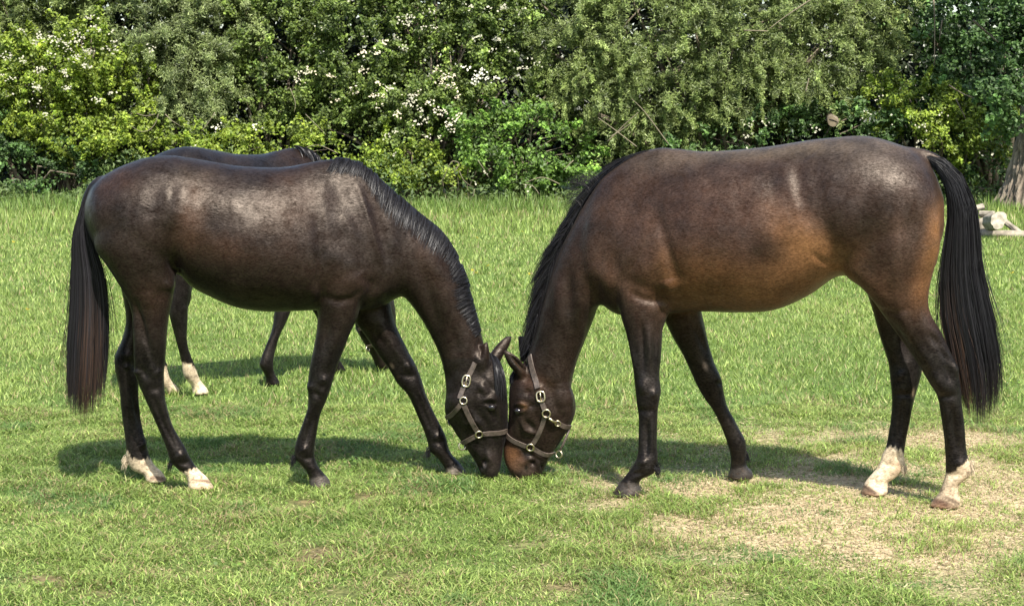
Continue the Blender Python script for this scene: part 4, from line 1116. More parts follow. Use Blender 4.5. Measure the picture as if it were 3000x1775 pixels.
s3_ = Surf(V, F)
eyeball(s3_, pL, (1439, 1187), h3); eyeball(s3_, pL, (1439, 1187), h3, side=-1)
tail(pL, h3, [(300, 522), (262, 540), (232, 620), (213, 690), (211, 800), (206, 920), (215, 1000)],
     [(300, 530), (268, 575), (256, 650), (285, 745), (306, 810), (316, 900), (280, 1010)], 900, red=0.6)
mane_near(pL, s3_, h3, L_CREST, L_MTIPS, 500, width=(.005, .009))
hc3 = collar(pL, s3_, h3, [([(1392, 1062), (1366, 1112), (1346, 1166)], .024), ([(1350, 1180), (1330, 1210), (1308, 1236)], .022), ([(1357, 1182), (1375, 1220), (1398, 1262)], .024),
     ([(1414, 1270), (1440, 1269), (1465, 1268), (1486, 1266)], .023), ([(1394, 1277), (1375, 1290), (1358, 1305)], .022)],
    [((1357, 1171), .016, .0038, 1, 0), ((1403, 1271), .016, .004, 1, 0.5)], [((1366, 1115), .0175, 1.45, -0.18)])
sz = pL.unp(np.array([1353., 1306.]), 0.0)
r_ = MB(); ring_mesh(r_, (sz[0], 0, sz[1]), (0.2, -1, 0.1), .017, .004); r_.build('ring', M_BRASS, hc3)

# ------------------------------------------------------------------ grass
def blades(n_try, y0, y1, hgt, wid, dens_fn, lean=(0.3, 1.1), beside=False):
    hw = 0.345
    y = np.sqrt(rng.uniform(y0 ** 2, y1 ** 2, n_try))
    x = rng.uniform(-1, 1, n_try) * (hw * y + 0.25)
    if beside:                                       # the turf goes on to either side
        y = rng.uniform(y0, y1, n_try)
        x = rng.choice([-1, 1], n_try) * (hw * y + 0.2 + rng.uniform(0, 1, n_try) * 2.6)
    keep = rng.random(n_try) < dens_fn(x, y)
    x, y = x[keep], y[keep]
    n = len(x)
    cl = fbm2(x * 5, y * 5, 41, 2)
    big = fbm2(x * .9, y * .9, 43, 3)
    h = hgt[0] + (hgt[1] - hgt[0]) * rng.beta(1.6, 3.2, n)
    h *= 0.6 + 0.9 * sstep(.25, .75, cl)
    az = rng.uniform(0, 2 * math.pi, n)
    ln = rng.uniform(*lean, n) * h
    d = np.stack([np.cos(az), np.sin(az)], -1)
    s = np.stack([-d[:, 1], d[:, 0]], -1)
    ro = rng.uniform(-0.9, 0.9, n)
    s = s * np.cos(ro)[:, None] + d * np.sin(ro)[:, None]
    w_ = rng.uniform(*wid, n)
    z0 = ground_z(x, y) - 0.003
    b = np.stack([x, y, z0], -1)
    mid = b + np.concatenate([d * (ln * .35)[:, None], (h * .62)[:, None]], -1)
    tip = b + np.concatenate([d * ln[:, None], (h * rng.uniform(.75, 1.0, n))[:, None]], -1)
    s3 = np.concatenate([s * (w_ / 2)[:, None], np.zeros((n, 1))], -1)
    if y0 < 9 and not beside:
        V = np.stack([b, mid + s3, tip, mid - s3], 1).reshape(-1, 3); per = 4
        i = np.arange(n) * 4
        t = np.concatenate([np.stack([i, i + 1, i + 3], -1), np.stack([i + 3, i + 1, i + 2], -1)])
    else:
        V = np.stack([b - s3 * 1.15, b + s3 * 1.15, tip], 1).reshape(-1, 3); per = 3
        i = np.arange(n) * 3
        t = np.stack([i, i + 1, i + 2], -1)
    q = np.zeros((0, 4), np.int64)
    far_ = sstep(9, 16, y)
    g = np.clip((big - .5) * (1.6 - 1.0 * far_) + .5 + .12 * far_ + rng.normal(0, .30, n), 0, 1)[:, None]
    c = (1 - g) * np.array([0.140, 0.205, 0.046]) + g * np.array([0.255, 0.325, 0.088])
    c *= np.exp(rng.normal(0, .28, n))[:, None]
    tf = (sstep(.56, .70, fbm2(x * 2.6, y * 2.6, 91, 3)) * (1 - .8 * sstep(8.5, 11, y)))[:, None]
    c = c * (1 - .75 * tf) + np.array([.085, .165, .045]) * np.exp(rng.normal(0, .2, n))[:, None] * (.75 * tf)
    dead = rng.random(n) < (0.09 + 0.22 * (y < 10) * sstep(.5, .8, fbm2(x * 2.2, y * 2.2, 77, 2)))
    c[dead] = np.array([0.33, 0.265, 0.135]) * rng.uniform(.5, 1.2, dead.sum())[:, None]
    pale = rng.random(n) < .06
    c[pale] = np.array([0.36, 0.40, 0.14]) * rng.uniform(.7, 1.2, pale.sum())[:, None]
    c = np.clip(c, 0, .6)
    return V, q, t, np.repeat(c, per, 0)

def dens_near(x, y):
    P = project(np.stack([x, y, np.zeros_like(x)], -1))
    m, s = bare_mask(P)
    nz = fbm2(x * 3.2, y * 3.2, 5, 4)
    tuft = sstep(.50, .62, fbm2(x * 4.5, y * 4.5, 61, 3))
    bare = np.clip(m * 1.12 - 0.78 * tuft + (nz - .5) * 1.4, 0, 1)
    d = 1 - .80 * sstep(.2, .8, bare)
    sb = sstep(.25, .75, s * 1.15 + (nz - .5) * 1.3)
    d = d * (1 - .95 * sb)
    return d * (.62 + .38 * sstep(.2, .6, fbm2(x * 8, y * 8, 9, 2)))

parts = [blades(380000, 4.9, 9.5, (.013, .045), (.0030, .0058), dens_near, (.5, 1.9)),
         blades(160000, 9.5, 15.5, (.020, .062), (.0050, .010), lambda x, y: np.full_like(x, .9), (.3, 1.2)),
         blades(110000, 15.5, 24, (.028, .08), (.008, .016), lambda x, y: np.full_like(x, .9), (.2, .9)),
         blades(90000, 24, 35.5, (.05, .18), (.012, .026), lambda x, y: np.full_like(x, .9), (.1, .6))]
parts += [blades(90000, 4.6, 12, (.013, .05), (.006, .011), dens_near, (.5, 1.8), True), blades(40000, 12, 34, (.03, .12), (.012, .024), lambda x, y: np.full_like(x, .9), (.3, 1.0), True)]
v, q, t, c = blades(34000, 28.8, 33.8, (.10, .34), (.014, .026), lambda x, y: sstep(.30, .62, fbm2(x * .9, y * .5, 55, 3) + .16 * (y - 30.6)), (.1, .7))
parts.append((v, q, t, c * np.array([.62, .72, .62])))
off = 0; Vs = []; Qs = []; Ts = []; Cs = []
for v, q, t, c in parts:
    Vs.append(v); Qs.append(q + off); Ts.append(t + off); Cs.append(c); off += len(v)
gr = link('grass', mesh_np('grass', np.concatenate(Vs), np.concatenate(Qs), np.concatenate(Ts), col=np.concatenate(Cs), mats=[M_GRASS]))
tag(gr, 'bright green grazed grass over the paddock', 'grass', kind='stuff')

# clover and small broad weeds in the turf
n = 15000
y = np.sqrt(rng.uniform(5.0 ** 2, 12 ** 2, n)); x = rng.uniform(-1, 1, n) * (.345 * y + .2)
P = project(np.stack([x, y, np.zeros(n)], -1)); mm, ss = bare_mask(P)
keep = (sstep(.53, .66, fbm2(x * 1.9, y * 1.9, 123, 3)) * (1 - np.clip(mm * 1.6, 0, 1)) > rng.random(n))
x, y = x[keep], y[keep]; n = len(x)
L_ = rng.uniform(.008, .017, n) * (1 + .04 * (y - 5))
c3 = np.stack([x, y, ground_z(x, y) + rng.uniform(.012, .035, n)], -1)
nn_ = np.array([0, -.2, .9]) + rng.normal(0, .35, (n, 3)); nn_ /= np.linalg.norm(nn_, axis=1, keepdims=True)
r_3 = rng.normal(size=(n, 3)); a3 = r_3 - nn_ * (r_3 * nn_).sum(1, keepdims=True); a3 /= np.linalg.norm(a3, axis=1, keepdims=True); b3 = np.cross(nn_, a3)
ring_ = [c3 + (a3 * math.cos(q_) + b3 * math.sin(q_)) * (L_ / 2)[:, None] for q_ in (0.4, 1.3, 2.2, 3.6, 4.7, 5.8)]
V = np.stack(ring_, 1).reshape(-1, 3); i = np.arange(n) * 6
c = np.array([.10, .165, .03]) * np.exp(rng.normal(0, .25, n))[:, None]
cv = link('clover', mesh_np('clover', V, np.concatenate([np.stack([i, i + 1, i + 2, i + 3], -1), np.stack([i, i + 3, i + 4, i + 5], -1)]), col=np.repeat(c, 6, 0), mats=[M_GRASS]))
tag(cv, 'dark green clover and small broad weeds among the grass', 'clover', kind='stuff')

# straw and chaff trodden into the worn ground
n = 190000
y = np.sqrt(rng.uniform(5.2 ** 2, 9.4 ** 2, n)); x = rng.uniform(-1, 1, n) * (.345 * y + .2)
P = project(np.stack([x, y, np.zeros(n)], -1)); mm, ss = bare_mask(P)
keep = rng.random(n) < np.clip(mm * 1.0 + .2 * ss + (fbm2(x * 4, y * 4, 15, 3) - .5) * .7 * (mm > .12), 0.008, 1)
x, y, mm, ss = x[keep], y[keep], mm[keep], ss[keep]; n = len(x)
az = rng.normal(0, .9, n); L_ = rng.uniform(.004, .014, n) * rng.choice([1, 1, 1, 1, 1, 2.8], n); W_ = rng.uniform(.0022, .0048, n)
tl = rng.normal(0, .18, n)
c3 = np.stack([x, y, ground_z(x, y) + rng.uniform(.002, .012, n)], -1)
d3 = np.stack([np.cos(az) * np.cos(tl), np.sin(az) * np.cos(tl), np.sin(tl)], -1) * (L_ / 2)[:, None]
s3 = np.stack([-np.sin(az), np.cos(az), rng.normal(0, .35, n)], -1) * (W_ / 2)[:, None]
V = np.stack([c3 - d3 - s3, c3 + d3 - s3, c3 + d3 + s3, c3 - d3 + s3], 1).reshape(-1, 3)
i = np.arange(n) * 4
g = rng.beta(2, 1.6, n)[:, None]
c = (1 - g) * np.array([.16, .12, .065]) + g * np.array([.57, .475, .305])
c = c * (1 - .45 * np.clip(ss * 1.4, 0, 1))[:, None]
st = link('straw', mesh_np('straw', V, np.stack([i, i + 1, i + 2, i + 3], -1), col=np.repeat(c, 4, 0), mats=[M_PETAL]))
tag(st, 'pale straw and chaff trodden into the worn ground', 'straw', kind='stuff')

# ------------------------------------------------------------------ hedge
def leaf_mesh(pos, nor, L_, W_, col, fold=.25):
    narrow = W_[1] < .036
    n = len(pos)
    nor = nor / (np.linalg.norm(nor, axis=1, keepdims=True) + 1e-9)
    r = rng.normal(size=(n, 3))
    a = r - nor * (r * nor).sum(1, keepdims=True); a /= np.linalg.norm(a, axis=1, keepdims=True) + 1e-9
    b = np.cross(nor, a)
    l = (rng.uniform(*L_, n) / 2)[:, None]; w_ = (rng.uniform(*W_, n) / 2)[:, None]
    up = nor * w_ * fold
    if narrow:
        V = np.stack([pos - a * l * .9 + b * w_, pos - a * l * .9 - b * w_, pos + a * l], 1).reshape(-1, 3)
        i = np.arange(n) * 3
        return V, np.stack([i, i + 1, i + 2], -1), np.repeat(col, 3, 0)
    V = np.stack([pos - a * l, pos + b * w_ + up, pos + a * l, pos - b * w_ + up], 1).reshape(-1, 3)
    i = np.arange(n) * 4
    t = np.concatenate([np.stack([i, i + 1, i + 2], -1), np.stack([i, i + 2, i + 3], -1)])
    return V, t, np.repeat(col, 4, 0)

M_BARK = mat_simple('bark', (0.14, 0.115, 0.085), rough=.9, spec=.1, nscale=7, namt=.45, bump=.8, bscale=14, stretch=(1, 1, .25))
M_TWIG = mat_simple('twig', (0.17, 0.145, 0.10), rough=.85, spec=.1, nscale=4, namt=.3)

def lobe_points(cx, cy, cz, rx, ry, rz, n_cl, r_cl, n_leaf, droop=0.0, zmin=.08, clump_tone=.3):
    """leaf positions along short leafy shoots that fill and overrun a lobe of foliage"""
    th = rng.uniform(0, 2 * math.pi, n_cl); zz = rng.uniform(-.95, 1, n_cl)
    d = np.stack([np.sqrt(1 - zz ** 2) * np.cos(th), np.sqrt(1 - zz ** 2) * np.sin(th), zz], -1)
    flip = (d[:, 1] > 0) & (rng.random(n_cl) < .72)
    d[flip, 1] *= -1
    rr = rng.beta(3.0, 1.0, n_cl) * .65 + .42
    cc = np.array([cx, cy, cz]) + d * np.array([rx, ry, rz]) * rr[:, None]
    sd_ = d * .9 + np.array([0, -.25, .35 - droop * .9]) + rng.normal(0, .55, (n_cl, 3))
    sd_ /= np.linalg.norm(sd_, axis=1, keepdims=True)
    ln = rng.uniform(r_cl[0] * 1.1, r_cl[1] * 1.7, n_cl)
    k = rng.integers(0, n_cl, n_leaf)
    u = rng.uniform(-.15, 1, n_leaf)
    wid = rng.uniform(r_cl[0] * .25, r_cl[1] * .45, n_cl)[k] * (1.15 - .8 * np.clip(u, 0, 1))
    pos = cc[k] + sd_[k] * (ln[k] * u)[:, None] + rng.normal(0, 1, (n_leaf, 3)) * (wid * .6)[:, None]
    pos[:, 2] -= (.12 + droop * .45) * ln[k] * np.clip(u, 0, 1) ** 2
    nor = d[k] * .35 + np.array([0, -.35, .6]) + rng.normal(0, .62, (n_leaf, 3))
    tone = np.exp(rng.normal(0, clump_tone * .75, n_cl))[k] * (.85 + .3 * np.clip(u, 0, 1))
    ok = pos[:, 2] > zmin
    return pos[ok], nor[ok], tone[ok], cc

def limbs(base, tips, r0, name, parent, mat, sag=.1):
    mb = MB()
    base = Vector(base)
    for tp in tips:
        tp = Vector(tp)
        a = base + Vector((random.uniform(-.12, .12), random.uniform(-.12, .12), 0))
        m1 = a.lerp(tp, .35) + Vector((random.uniform(-.15, .15), random.uniform(-.15, .15), .25 * random.random()))
        m2 = a.lerp(tp, .7) + Vector((random.uniform(-.2, .2), random.uniform(-.2, .2), .25))
        mb.tube([a, m1, m2, tp], [r0 * random.uniform(.7, 1.1), r0 * .6, r0 * .35, r0 * .12], 6)
    return mb.build(name, mat, parent)

def bush(name, label, cat, lobes, leaf, tones, base, r0=.06, group=None, blossom=None, droop=0.0, n_limb=12, density=1.0, limb_mat=None, clump_tone=.3):
    """lobes: (cx, cy, cz, rx, ry, rz); leaf: (lmin,lmax,wmin,wmax)"""
    root = bpy.data.objects.new(name, None); COL.objects.link(root)
    root.location = (base[0], base[1], 0)
    tag(root, label, cat, group)
    org = np.array([base[0], base[1], 0.0])
    Vs, Ts, Cs = [], [], []; off = 0; centres = []
    for (cx, cy, cz, rx, ry, rz) in lobes:
        area = math.pi * rx * rz * 1.9
        la = (leaf[0] + leaf[1]) / 2 * (leaf[2] + leaf[3]) / 2 / 2
        nl = int(area * 2.9 * density / la)
        ncl = max(12, int(area * 15))
        pos, nor, tone, cc = lobe_points(cx, cy, cz, rx, ry, rz, ncl, (.16, .38), nl, droop, clump_tone=clump_tone)
        ok = hollow(pos); pos, nor, tone = pos[ok], nor[ok], tone[ok]
        g = np.clip(rng.beta(1.5, 1.5, len(pos)) + .35 * (fbm2(pos[:, 0] * 1.1, pos[:, 2] * 1.1, 31, 2) - .5), 0, 1)[:, None]
        col = (1 - g) * np.array(tones[0]) + g * np.array(tones[1])
        col *= 1.06 * tone[:, None] * np.exp(rng.normal(0, .24, len(pos)))[:, None]
        col = np.clip(col, .008, .6)
        v, t, c = leaf_mesh(pos - org, nor, leaf[:2], leaf[2:], col)
        Vs.append(v); Ts.append(t + off); Cs.append(c); off += len(v); centres.append(cc)
    cr_ = link('crown', mesh_np('crown', np.concatenate(Vs), tris=np.concatenate(Ts), col=np.concatenate(Cs), mats=[M_LEAF]), root)
    cr_['kind'] = 'stuff'
    cc = np.concatenate(centres)
    pick = cc[rng.choice(len(cc), min(n_limb, len(cc)), replace=False)]
    limbs((0, 0, 0), [tuple(q - org) for q in pick], r0, 'trunk', root, limb_mat or M_BARK)
    if blossom:
        Vs, Ts, Cs = [], [], []; off = 0
        for (bx, by, bz, sx, sz_, nb, colr) in blossom:
            nb = int(nb * .25); k = max(3, nb // 9)
            cen = np.stack([rng.normal(bx, sx * 1.25, k), by + rng.normal(.05, .18, k), rng.normal(bz, sz_ * 1.25, k)], -1)
            j = rng.integers(0, k, nb)
            pos = cen[j] + rng.normal(0, 1, (nb, 3)) * np.array([.055, .05, .035])
            nor = np.array([0, -.7, .7]) + rng.normal(0, .4, (nb, 3))
            col = np.array(colr) * rng.uniform(.75, 1.1, nb)[:, None]
            v, t, c = leaf_mesh(pos - org, nor, (.035, .065), (.03, .055), col, .1)
            Vs.append(v); Ts.append(t + off); Cs.append(c); off += len(v)
        bl = link('blossom', mesh_np('blossom', np.concatenate(Vs), tris=np.concatenate(Ts), col=np.concatenate(Cs), mats=[M_PETAL]), root)
        bl['kind'] = 'stuff'
    return root

def px(x, y, Y):
    q = at_depth(x, y, Y); return q[0], Y, q[2]
def lobe(x, y, Y, rx, rz, ry=1.0):
    """centre and radii given in photo px at depth Y"""
    q = px(x, y, Y); s = Y / F_PX
    return (q[0], Y + ry, q[2], rx * s, ry, rz * s)
def blos(x, y, Y, sx, sy, n, c=(.46, .44, .33)):
    q = px(x, y, Y); s = Y / F_PX
    return (q[0], Y, q[2], sx * s, sy * s, n, c)

HAW = (.055, .095, .038, .065)
WIL = (.065, .12, .018, .031)
YG = ((.085, .135, .016), (.20, .25, .030))
MG = ((.055, .088, .020), (.13, .175, .035))
DG = ((.028, .058, .016), (.07, .125, .03))
GG = ((.085, .118, .036), (.19, .225, .085))
OL = ((.082, .116, .030), (.19, .232, .074))

GAPS = np.array([(60, 505, 120, 36), (210, 548, 80, 22), (330, 525, 45, 36), (1040, 405, 75, 55), (960, 440, 60, 36), (1290, 555, 60, 40), (1130, 560, 40, 18), (1540, 405, 80, 36), (1645, 430, 60, 46),
                 (1500, 588, 60, 16), (2120, 405, 80, 34), (2330, 412, 90, 30), (2490, 405, 60, 28), (2650, 435, 46, 46), (2880, 480, 50, 66), (2850, 565, 50, 34), (470, 445, 60, 18), (860, 240, 34, 24), (1340, 160, 44, 40),
                 (1500, 255, 50, 56), (780, 402, 70, 20), (1030, 150, 36, 40), (1880, 60, 70, 50), (1960, 190, 60, 34), (2420, 150, 50, 60), (2660, 200, 40, 60), (700, 330, 40, 40), (350, 60, 40, 50), (1260, 190, 50, 36)], float)
def hollow(pos):
    """True for leaves that stay; the hedge has deep pockets where few leaves grow"""
    P = project(pos)
    q = np.zeros(len(P))
    for gx_, gy_, rx_, ry_ in GAPS:
        q = np.maximum(q, np.exp(-(((P[:, 0] - gx_) / (rx_ * 1.15)) ** 2 + ((P[:, 1] - gy_) / (ry_ * 1.2)) ** 2) ** 1.5))
    return rng.random(len(P)) > .97 * q
def gbase(x, Y): return (at_depth(x, 600, Y)[0], Y)

bush('shrub', 'olive-green shrub rising at the far left edge above the white-flowered hawthorn', 'shrub',
     [lobe(60, -60, 35.2, 230, 200), lobe(300, -60, 35.4, 230, 190), lobe(-120, 200, 35.4, 230, 260)], WIL, OL, gbase(150, 36))
bush('hawthorn', 'yellow-green hawthorn at left with white blossom on its upper branches', 'hawthorn',
     [lobe(200, 190, 33.6, 190, 130), lobe(130, 340, 33.6, 170, 120), lobe(330, 300, 33.8, 150, 130), lobe(60, 250, 33.8, 120, 160), lobe(350, 410, 33.0, 95, 55, .6), lobe(230, 440, 33.4, 130, 90)],
     HAW, YG, gbase(200, 34), blossom=[blos(170, 105, 32.75, 55, 18, 360), blos(200, 140, 32.7, 40, 22, 260), blos(310, 90, 32.8, 50, 25, 200), blos(130, 190, 32.75, 70, 25, 200),
     blos(100, 250, 32.7, 50, 40, 150), blos(220, 170, 32.7, 80, 40, 220), blos(50, 250, 32.8, 30, 20, 60), blos(230, 300, 32.8, 100, 60, 120)])
bush('shrub', 'low dark green shrub at the foot of the hedge on the far left', 'shrub',
     [lobe(40, 510, 33.2, 150, 95), lobe(190, 530, 33.2, 120, 75), lobe(-120, 450, 33.6, 150, 150), lobe(330, 560, 33.0, 110, 60)], HAW, DG, gbase(60, 34), clump_tone=.4)
bush('willow', 'grey-green willow bush with fine leaves left of centre, curved bare stems below', 'willow',
     [lobe(470, 110, 34.2, 160, 170), lobe(560, 240, 34.0, 150, 130), lobe(440, 290, 34.0, 110, 110), lobe(620, 60, 34.6, 150, 130), lobe(480, -80, 34.8, 200, 130)], WIL, GG, gbase(480, 35), droop=.5)
bush('shrub', 'dense dark green shrub between the grey-green willow and the central hawthorn', 'shrub',
     [lobe(780, 120, 34.6, 170, 190), lobe(760, 300, 34.4, 160, 110), lobe(900, 330, 34.6, 130, 130), lobe(820, -60, 35.2, 200, 130)], HAW, MG, gbase(780, 35), blossom=[blos(875, 222, 33.5, 10, 4, 16), blos(940, 82, 33.5, 12, 4, 16)], clump_tone=.4)
bush('bramble', 'low bright green bramble mound behind the back of the half-hidden horse', 'bramble',
     [lobe(640, 440, 32.6, 140, 62, .8), lobe(790, 440, 32.6, 150, 62, .8), lobe(930, 480, 32.6, 110, 60, .8), lobe(520, 470, 32.6, 90, 60, .7)], HAW, YG, gbase(720, 33.4), r0=.03,
     blossom=[blos(720, 370, 31.75, 60, 8, 60, (.78, .74, .58)), blos(660, 400, 31.7, 60, 20, 30)], n_limb=20)
bush('hawthorn', 'large hawthorn in the middle of the hedge, sprayed with cream blossom', 'hawthorn',
     [lobe(1080, 90, 33.8, 170, 150), lobe(1280, 60, 33.9, 190, 140), lobe(1000, 300, 33.6, 150, 150), lobe(1180, 260, 33.4, 160, 130), lobe(1330, 240, 33.5, 160, 120), lobe(1460, 110, 34.0, 160, 140), lobe(1230, 400, 33.3, 150, 90), lobe(1450, 290, 33.8, 130, 110), lobe(1200, -80, 34.6, 260, 120)],
     HAW, MG, gbase(1260, 34.2), r0=.07, n_limb=26,
     blossom=[blos(1390, 215, 32.5, 26, 10, 280, (.84, .80, .66)), blos(1330, 260, 32.45, 40, 30, 330, (.72, .62, .46)), blos(1240, 300, 32.4, 30, 20, 220), blos(1120, 250, 32.6, 30, 50, 260, (.72, .64, .46)), blos(970, 230, 32.6, 40, 30, 240, (.62, .55, .40)),
              blos(1200, 80, 32.8, 60, 30, 260), blos(1110, 30, 32.9, 60, 18, 130), blos(1490, 40, 33.0, 30, 30, 140), blos(1400, 60, 33.0, 70, 25, 130), blos(1280, 370, 32.35, 40, 40, 240, (.66, .6, .46)), blos(1080, 180, 32.7, 60, 30, 130, (.6, .56, .4)),
              blos(1130, 400, 32.2, 14, 6, 40), blos(1133, 447, 32.1, 7, 4, 26), blos(1500, 120, 33, 30, 30, 90), blos(1560, 170, 33, 20, 30, 60), blos(1230, 350, 32.4, 50, 40, 160, (.68, .62, .48))], clump_tone=.38)
bush('hawthorn', 'small yellow-green hawthorn growth at the hedge foot behind the left horse\'s withers', 'hawthorn',
     [lobe(1190, 500, 32.7, 110, 62, .7), lobe(1120, 470, 32.8, 90, 50, .7), lobe(1290, 520, 32.7, 80, 50, .6)], HAW, YG, gbase(1200, 33.4), r0=.03)
bush('wild_rose', 'fresh green wild rose bush right of the central hawthorn with white blooms low down', 'rose bush',
     [lobe(1430, 370, 33.0, 120, 62, .8), lobe(1570, 370, 33.0, 110, 60, .8), lobe(1480, 470, 32.8, 130, 70, .8), lobe(1620, 480, 33.0, 110, 90, .8), lobe(1540, 540, 32.7, 110, 50, .7)],
     (.06, .10, .045, .075), ((.05, .10, .018), (.13, .22, .035)), gbase(1520, 33.6), r0=.03, n_limb=22, limb_mat=M_TWIG, blossom=[blos(1545, 545, 32, 8, 8, 22), blos(1400, 540, 32, 8, 5, 10), blos(1560, 470, 32.1, 60, 30, 14)], clump_tone=.42)
bush('willow', 'broad olive-green willow filling the hedge behind the right horse\'s withers and back', 'willow',
     [lobe(1700, 110, 33.8, 180, 160), lobe(1900, 90, 33.6, 200, 160), lobe(2100, 110, 33.5, 200, 160), lobe(2300, 130, 33.6, 200, 160), lobe(2480, 130, 33.8, 180, 160), lobe(1780, 270, 33.6, 170, 110), lobe(1980, 270, 33.5, 190, 110), lobe(2180, 260, 33.4, 180, 100), lobe(2380, 260, 33.4, 170, 90), lobe(1820, 390, 33.8, 160, 70), lobe(2000, 380, 33.9, 150, 60),
      lobe(2100, -90, 34.6, 420, 130), lobe(2560, 30, 34.4, 150, 180)],
     WIL, OL, gbase(2100, 34.8), r0=.11, droop=.6, n_limb=34, density=.92)
bush('elder', 'dark green elder under the willow with flat white flower heads above the right horse\'s back', 'elder',
     [lobe(2230, 385, 33.4, 150, 62, .7), lobe(2420, 390, 33.3, 150, 70, .7), lobe(2060, 430, 33.4, 120, 50, .7), lobe(2560, 370, 33.2, 110, 80, .7)], (.08, .14, .04, .065), DG, gbase(2300, 34), r0=.05,
     blossom=[blos(2204, 366, 32.5, 5, 2, 26), blos(2250, 360, 32.5, 6, 2, 26), blos(2195, 398, 32.5, 6, 2, 30), blos(2380, 382, 32.5, 7, 2, 30), blos(2198, 431, 32.4, 4, 3, 34), blos(2550, 330, 32.4, 6, 2, 24), blos(2575, 285, 32.4, 6, 2, 20)], clump_tone=.42)
bush('hawthorn', 'yellow-green hawthorn behind the right horse\'s tail dotted with white flowers', 'hawthorn',
     [lobe(2700, 320, 33.0, 120, 90, .8), lobe(2770, 430, 32.8, 110, 100, .8), lobe(2620, 300, 33.2, 90, 60, .7), lobe(2860, 380, 33.2, 100, 110, .8)], HAW, YG, gbase(2740, 33.8),
     blossom=[blos(2690, 420, 32, 24, 6, 60), blos(2700, 395, 32.1, 20, 6, 20), blos(2780, 305, 32.2, 40, 30, 26), blos(2885, 452, 32.1, 8, 4, 22), blos(2640, 340, 32.2, 40, 20, 22)])
bush('ivy_tree', 'dark glossy ivy-clad tree filling the top right corner of the hedge', 'tree',
     [lobe(2720, 130, 34.2, 110, 150), lobe(2900, 200, 33.8, 150, 130), lobe(3060, 160, 33.8, 150, 200), lobe(2830, 290, 33.6, 120, 90), lobe(2960, 90, 34.6, 140, 100), lobe(2900, 520, 33.6, 80, 90, .6), lobe(2800, 540, 33.4, 90, 70, .6), lobe(3260, 420, 34.4, 130, 200), lobe(3010, 300, 30.6, 110, 70, .5), lobe(2950, 360, 30.8, 50, 40, .4)],
     (.07, .11, .055, .085), ((.03, .065, .018), (.085, .15, .04)), gbase(2900, 34.8), r0=.12, clump_tone=.4, blossom=[blos(2985, 162, 32.8, 6, 8, 10)])

bush('shrub', 'unseen row of leafy crowns above the whole hedge, added to shade it', 'shrub', [lobe(x_, -230 + 30 * (k_ % 2), 36.4, 190, 150) for k_, x_ in enumerate(range(-150, 3300, 230))], (.10, .16, .05, .08), MG, gbase(1350, 36.6), density=.30, n_limb=16)  # crowns out of view, added to keep sun off the hedge pockets
# thicket behind, one mass; leaf colour darkened to stand for shade in the gaps
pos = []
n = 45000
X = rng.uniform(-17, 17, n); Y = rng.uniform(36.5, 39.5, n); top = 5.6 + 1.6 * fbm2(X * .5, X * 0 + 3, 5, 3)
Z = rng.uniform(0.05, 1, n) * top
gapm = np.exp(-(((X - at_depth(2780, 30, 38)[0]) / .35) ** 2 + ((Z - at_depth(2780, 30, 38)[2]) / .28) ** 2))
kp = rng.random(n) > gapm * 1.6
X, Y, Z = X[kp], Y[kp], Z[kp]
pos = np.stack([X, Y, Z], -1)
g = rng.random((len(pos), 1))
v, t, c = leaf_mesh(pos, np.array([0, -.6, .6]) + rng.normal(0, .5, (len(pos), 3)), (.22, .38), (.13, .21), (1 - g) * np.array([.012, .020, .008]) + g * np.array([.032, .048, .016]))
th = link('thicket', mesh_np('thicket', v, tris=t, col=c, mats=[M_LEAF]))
tag(th, 'leafy thicket closing the view behind the hedge, shade put into its leaf colour', 'thicket', kind='stuff')

# nettles and weeds along the hedge foot
n = 26000
X = rng.uniform(-13, 13, n); Y = 30.6 + 3.2 * rng.random(n)
edge = fbm2(X * .55, X * 0 + 2, 4, 3)
hh = (.25 + .75 * sstep(.3, .75, fbm2(X * .9, Y * .7, 19, 3))) * (.45 + .9 * edge)
rgt = sstep(8.3, 9.4, X)
Z = rng.random(n) ** .8 * hh * sstep(.0, .9, (Y - 30.6) - 2.0 * (1 - edge)) * (1 + .7 * rgt)
pos = np.stack([X, Y, Z], -1)
g = rng.random((n, 1))
v, t, c = leaf_mesh(pos, np.array([0, -.3, .8]) + rng.normal(0, .5, (n, 3)), (.07, .13), (.03, .055), (1 - g) * np.array([.05, .085, .024]) + g * np.array([.12, .17, .05]))
ug = link('undergrowth', mesh_np('undergrowth', v, tris=t, col=c, mats=[M_LEAF]))
tag(ug, 'nettles and weeds in a strip along the hedge foot', 'undergrowth', kind='stuff')

# bare twigs that show in front of the leaves (parts of the hedge plants)
def twig(parent, pts, Y, r, name='branch', mat=None):
    mb = MB()
    ax = parent.location
    P3 = crom([np.array(px(x_, y_, Y)) - np.array([ax.x, ax.y, 0]) for x_, y_ in pts], 4)
    k = len(P3)
    mb.tube([tuple(q) for q in P3], [r * .55 * (1 - .6 * i / k) for i in range(k)], 6)
    return mb.build(name, mat or M_TWIG, parent)
OB = bpy.data.objects
def find(lbl):
    return next(o for o in OB if o.get('label', '').startswith(lbl))
wl = find('grey-green willow'); cw = find('large hawthorn'); rw = find('fresh green wild'); bw = find('broad olive'); iv = find('dark glossy'); bb = find('low bright green'); dk = find('dense dark')
for pts in ([(464, 335), (455, 362), (436, 382), (410, 385), (386, 370)], [(484, 335), (505, 355), (530, 370)], [(455, 335), (425, 340), (400, 332)], [(630, 330), (610, 360), (590, 385)]):
    twig(wl, pts, 32.7, .018)
for pts in ([(895, 335), (930, 370), (955, 395)], [(990, 450), (930, 425), (880, 440)], [(850, 260), (865, 300), (862, 330)]):
    twig(bb if pts[0][1] > 330 else dk, pts, 31.9, .014)
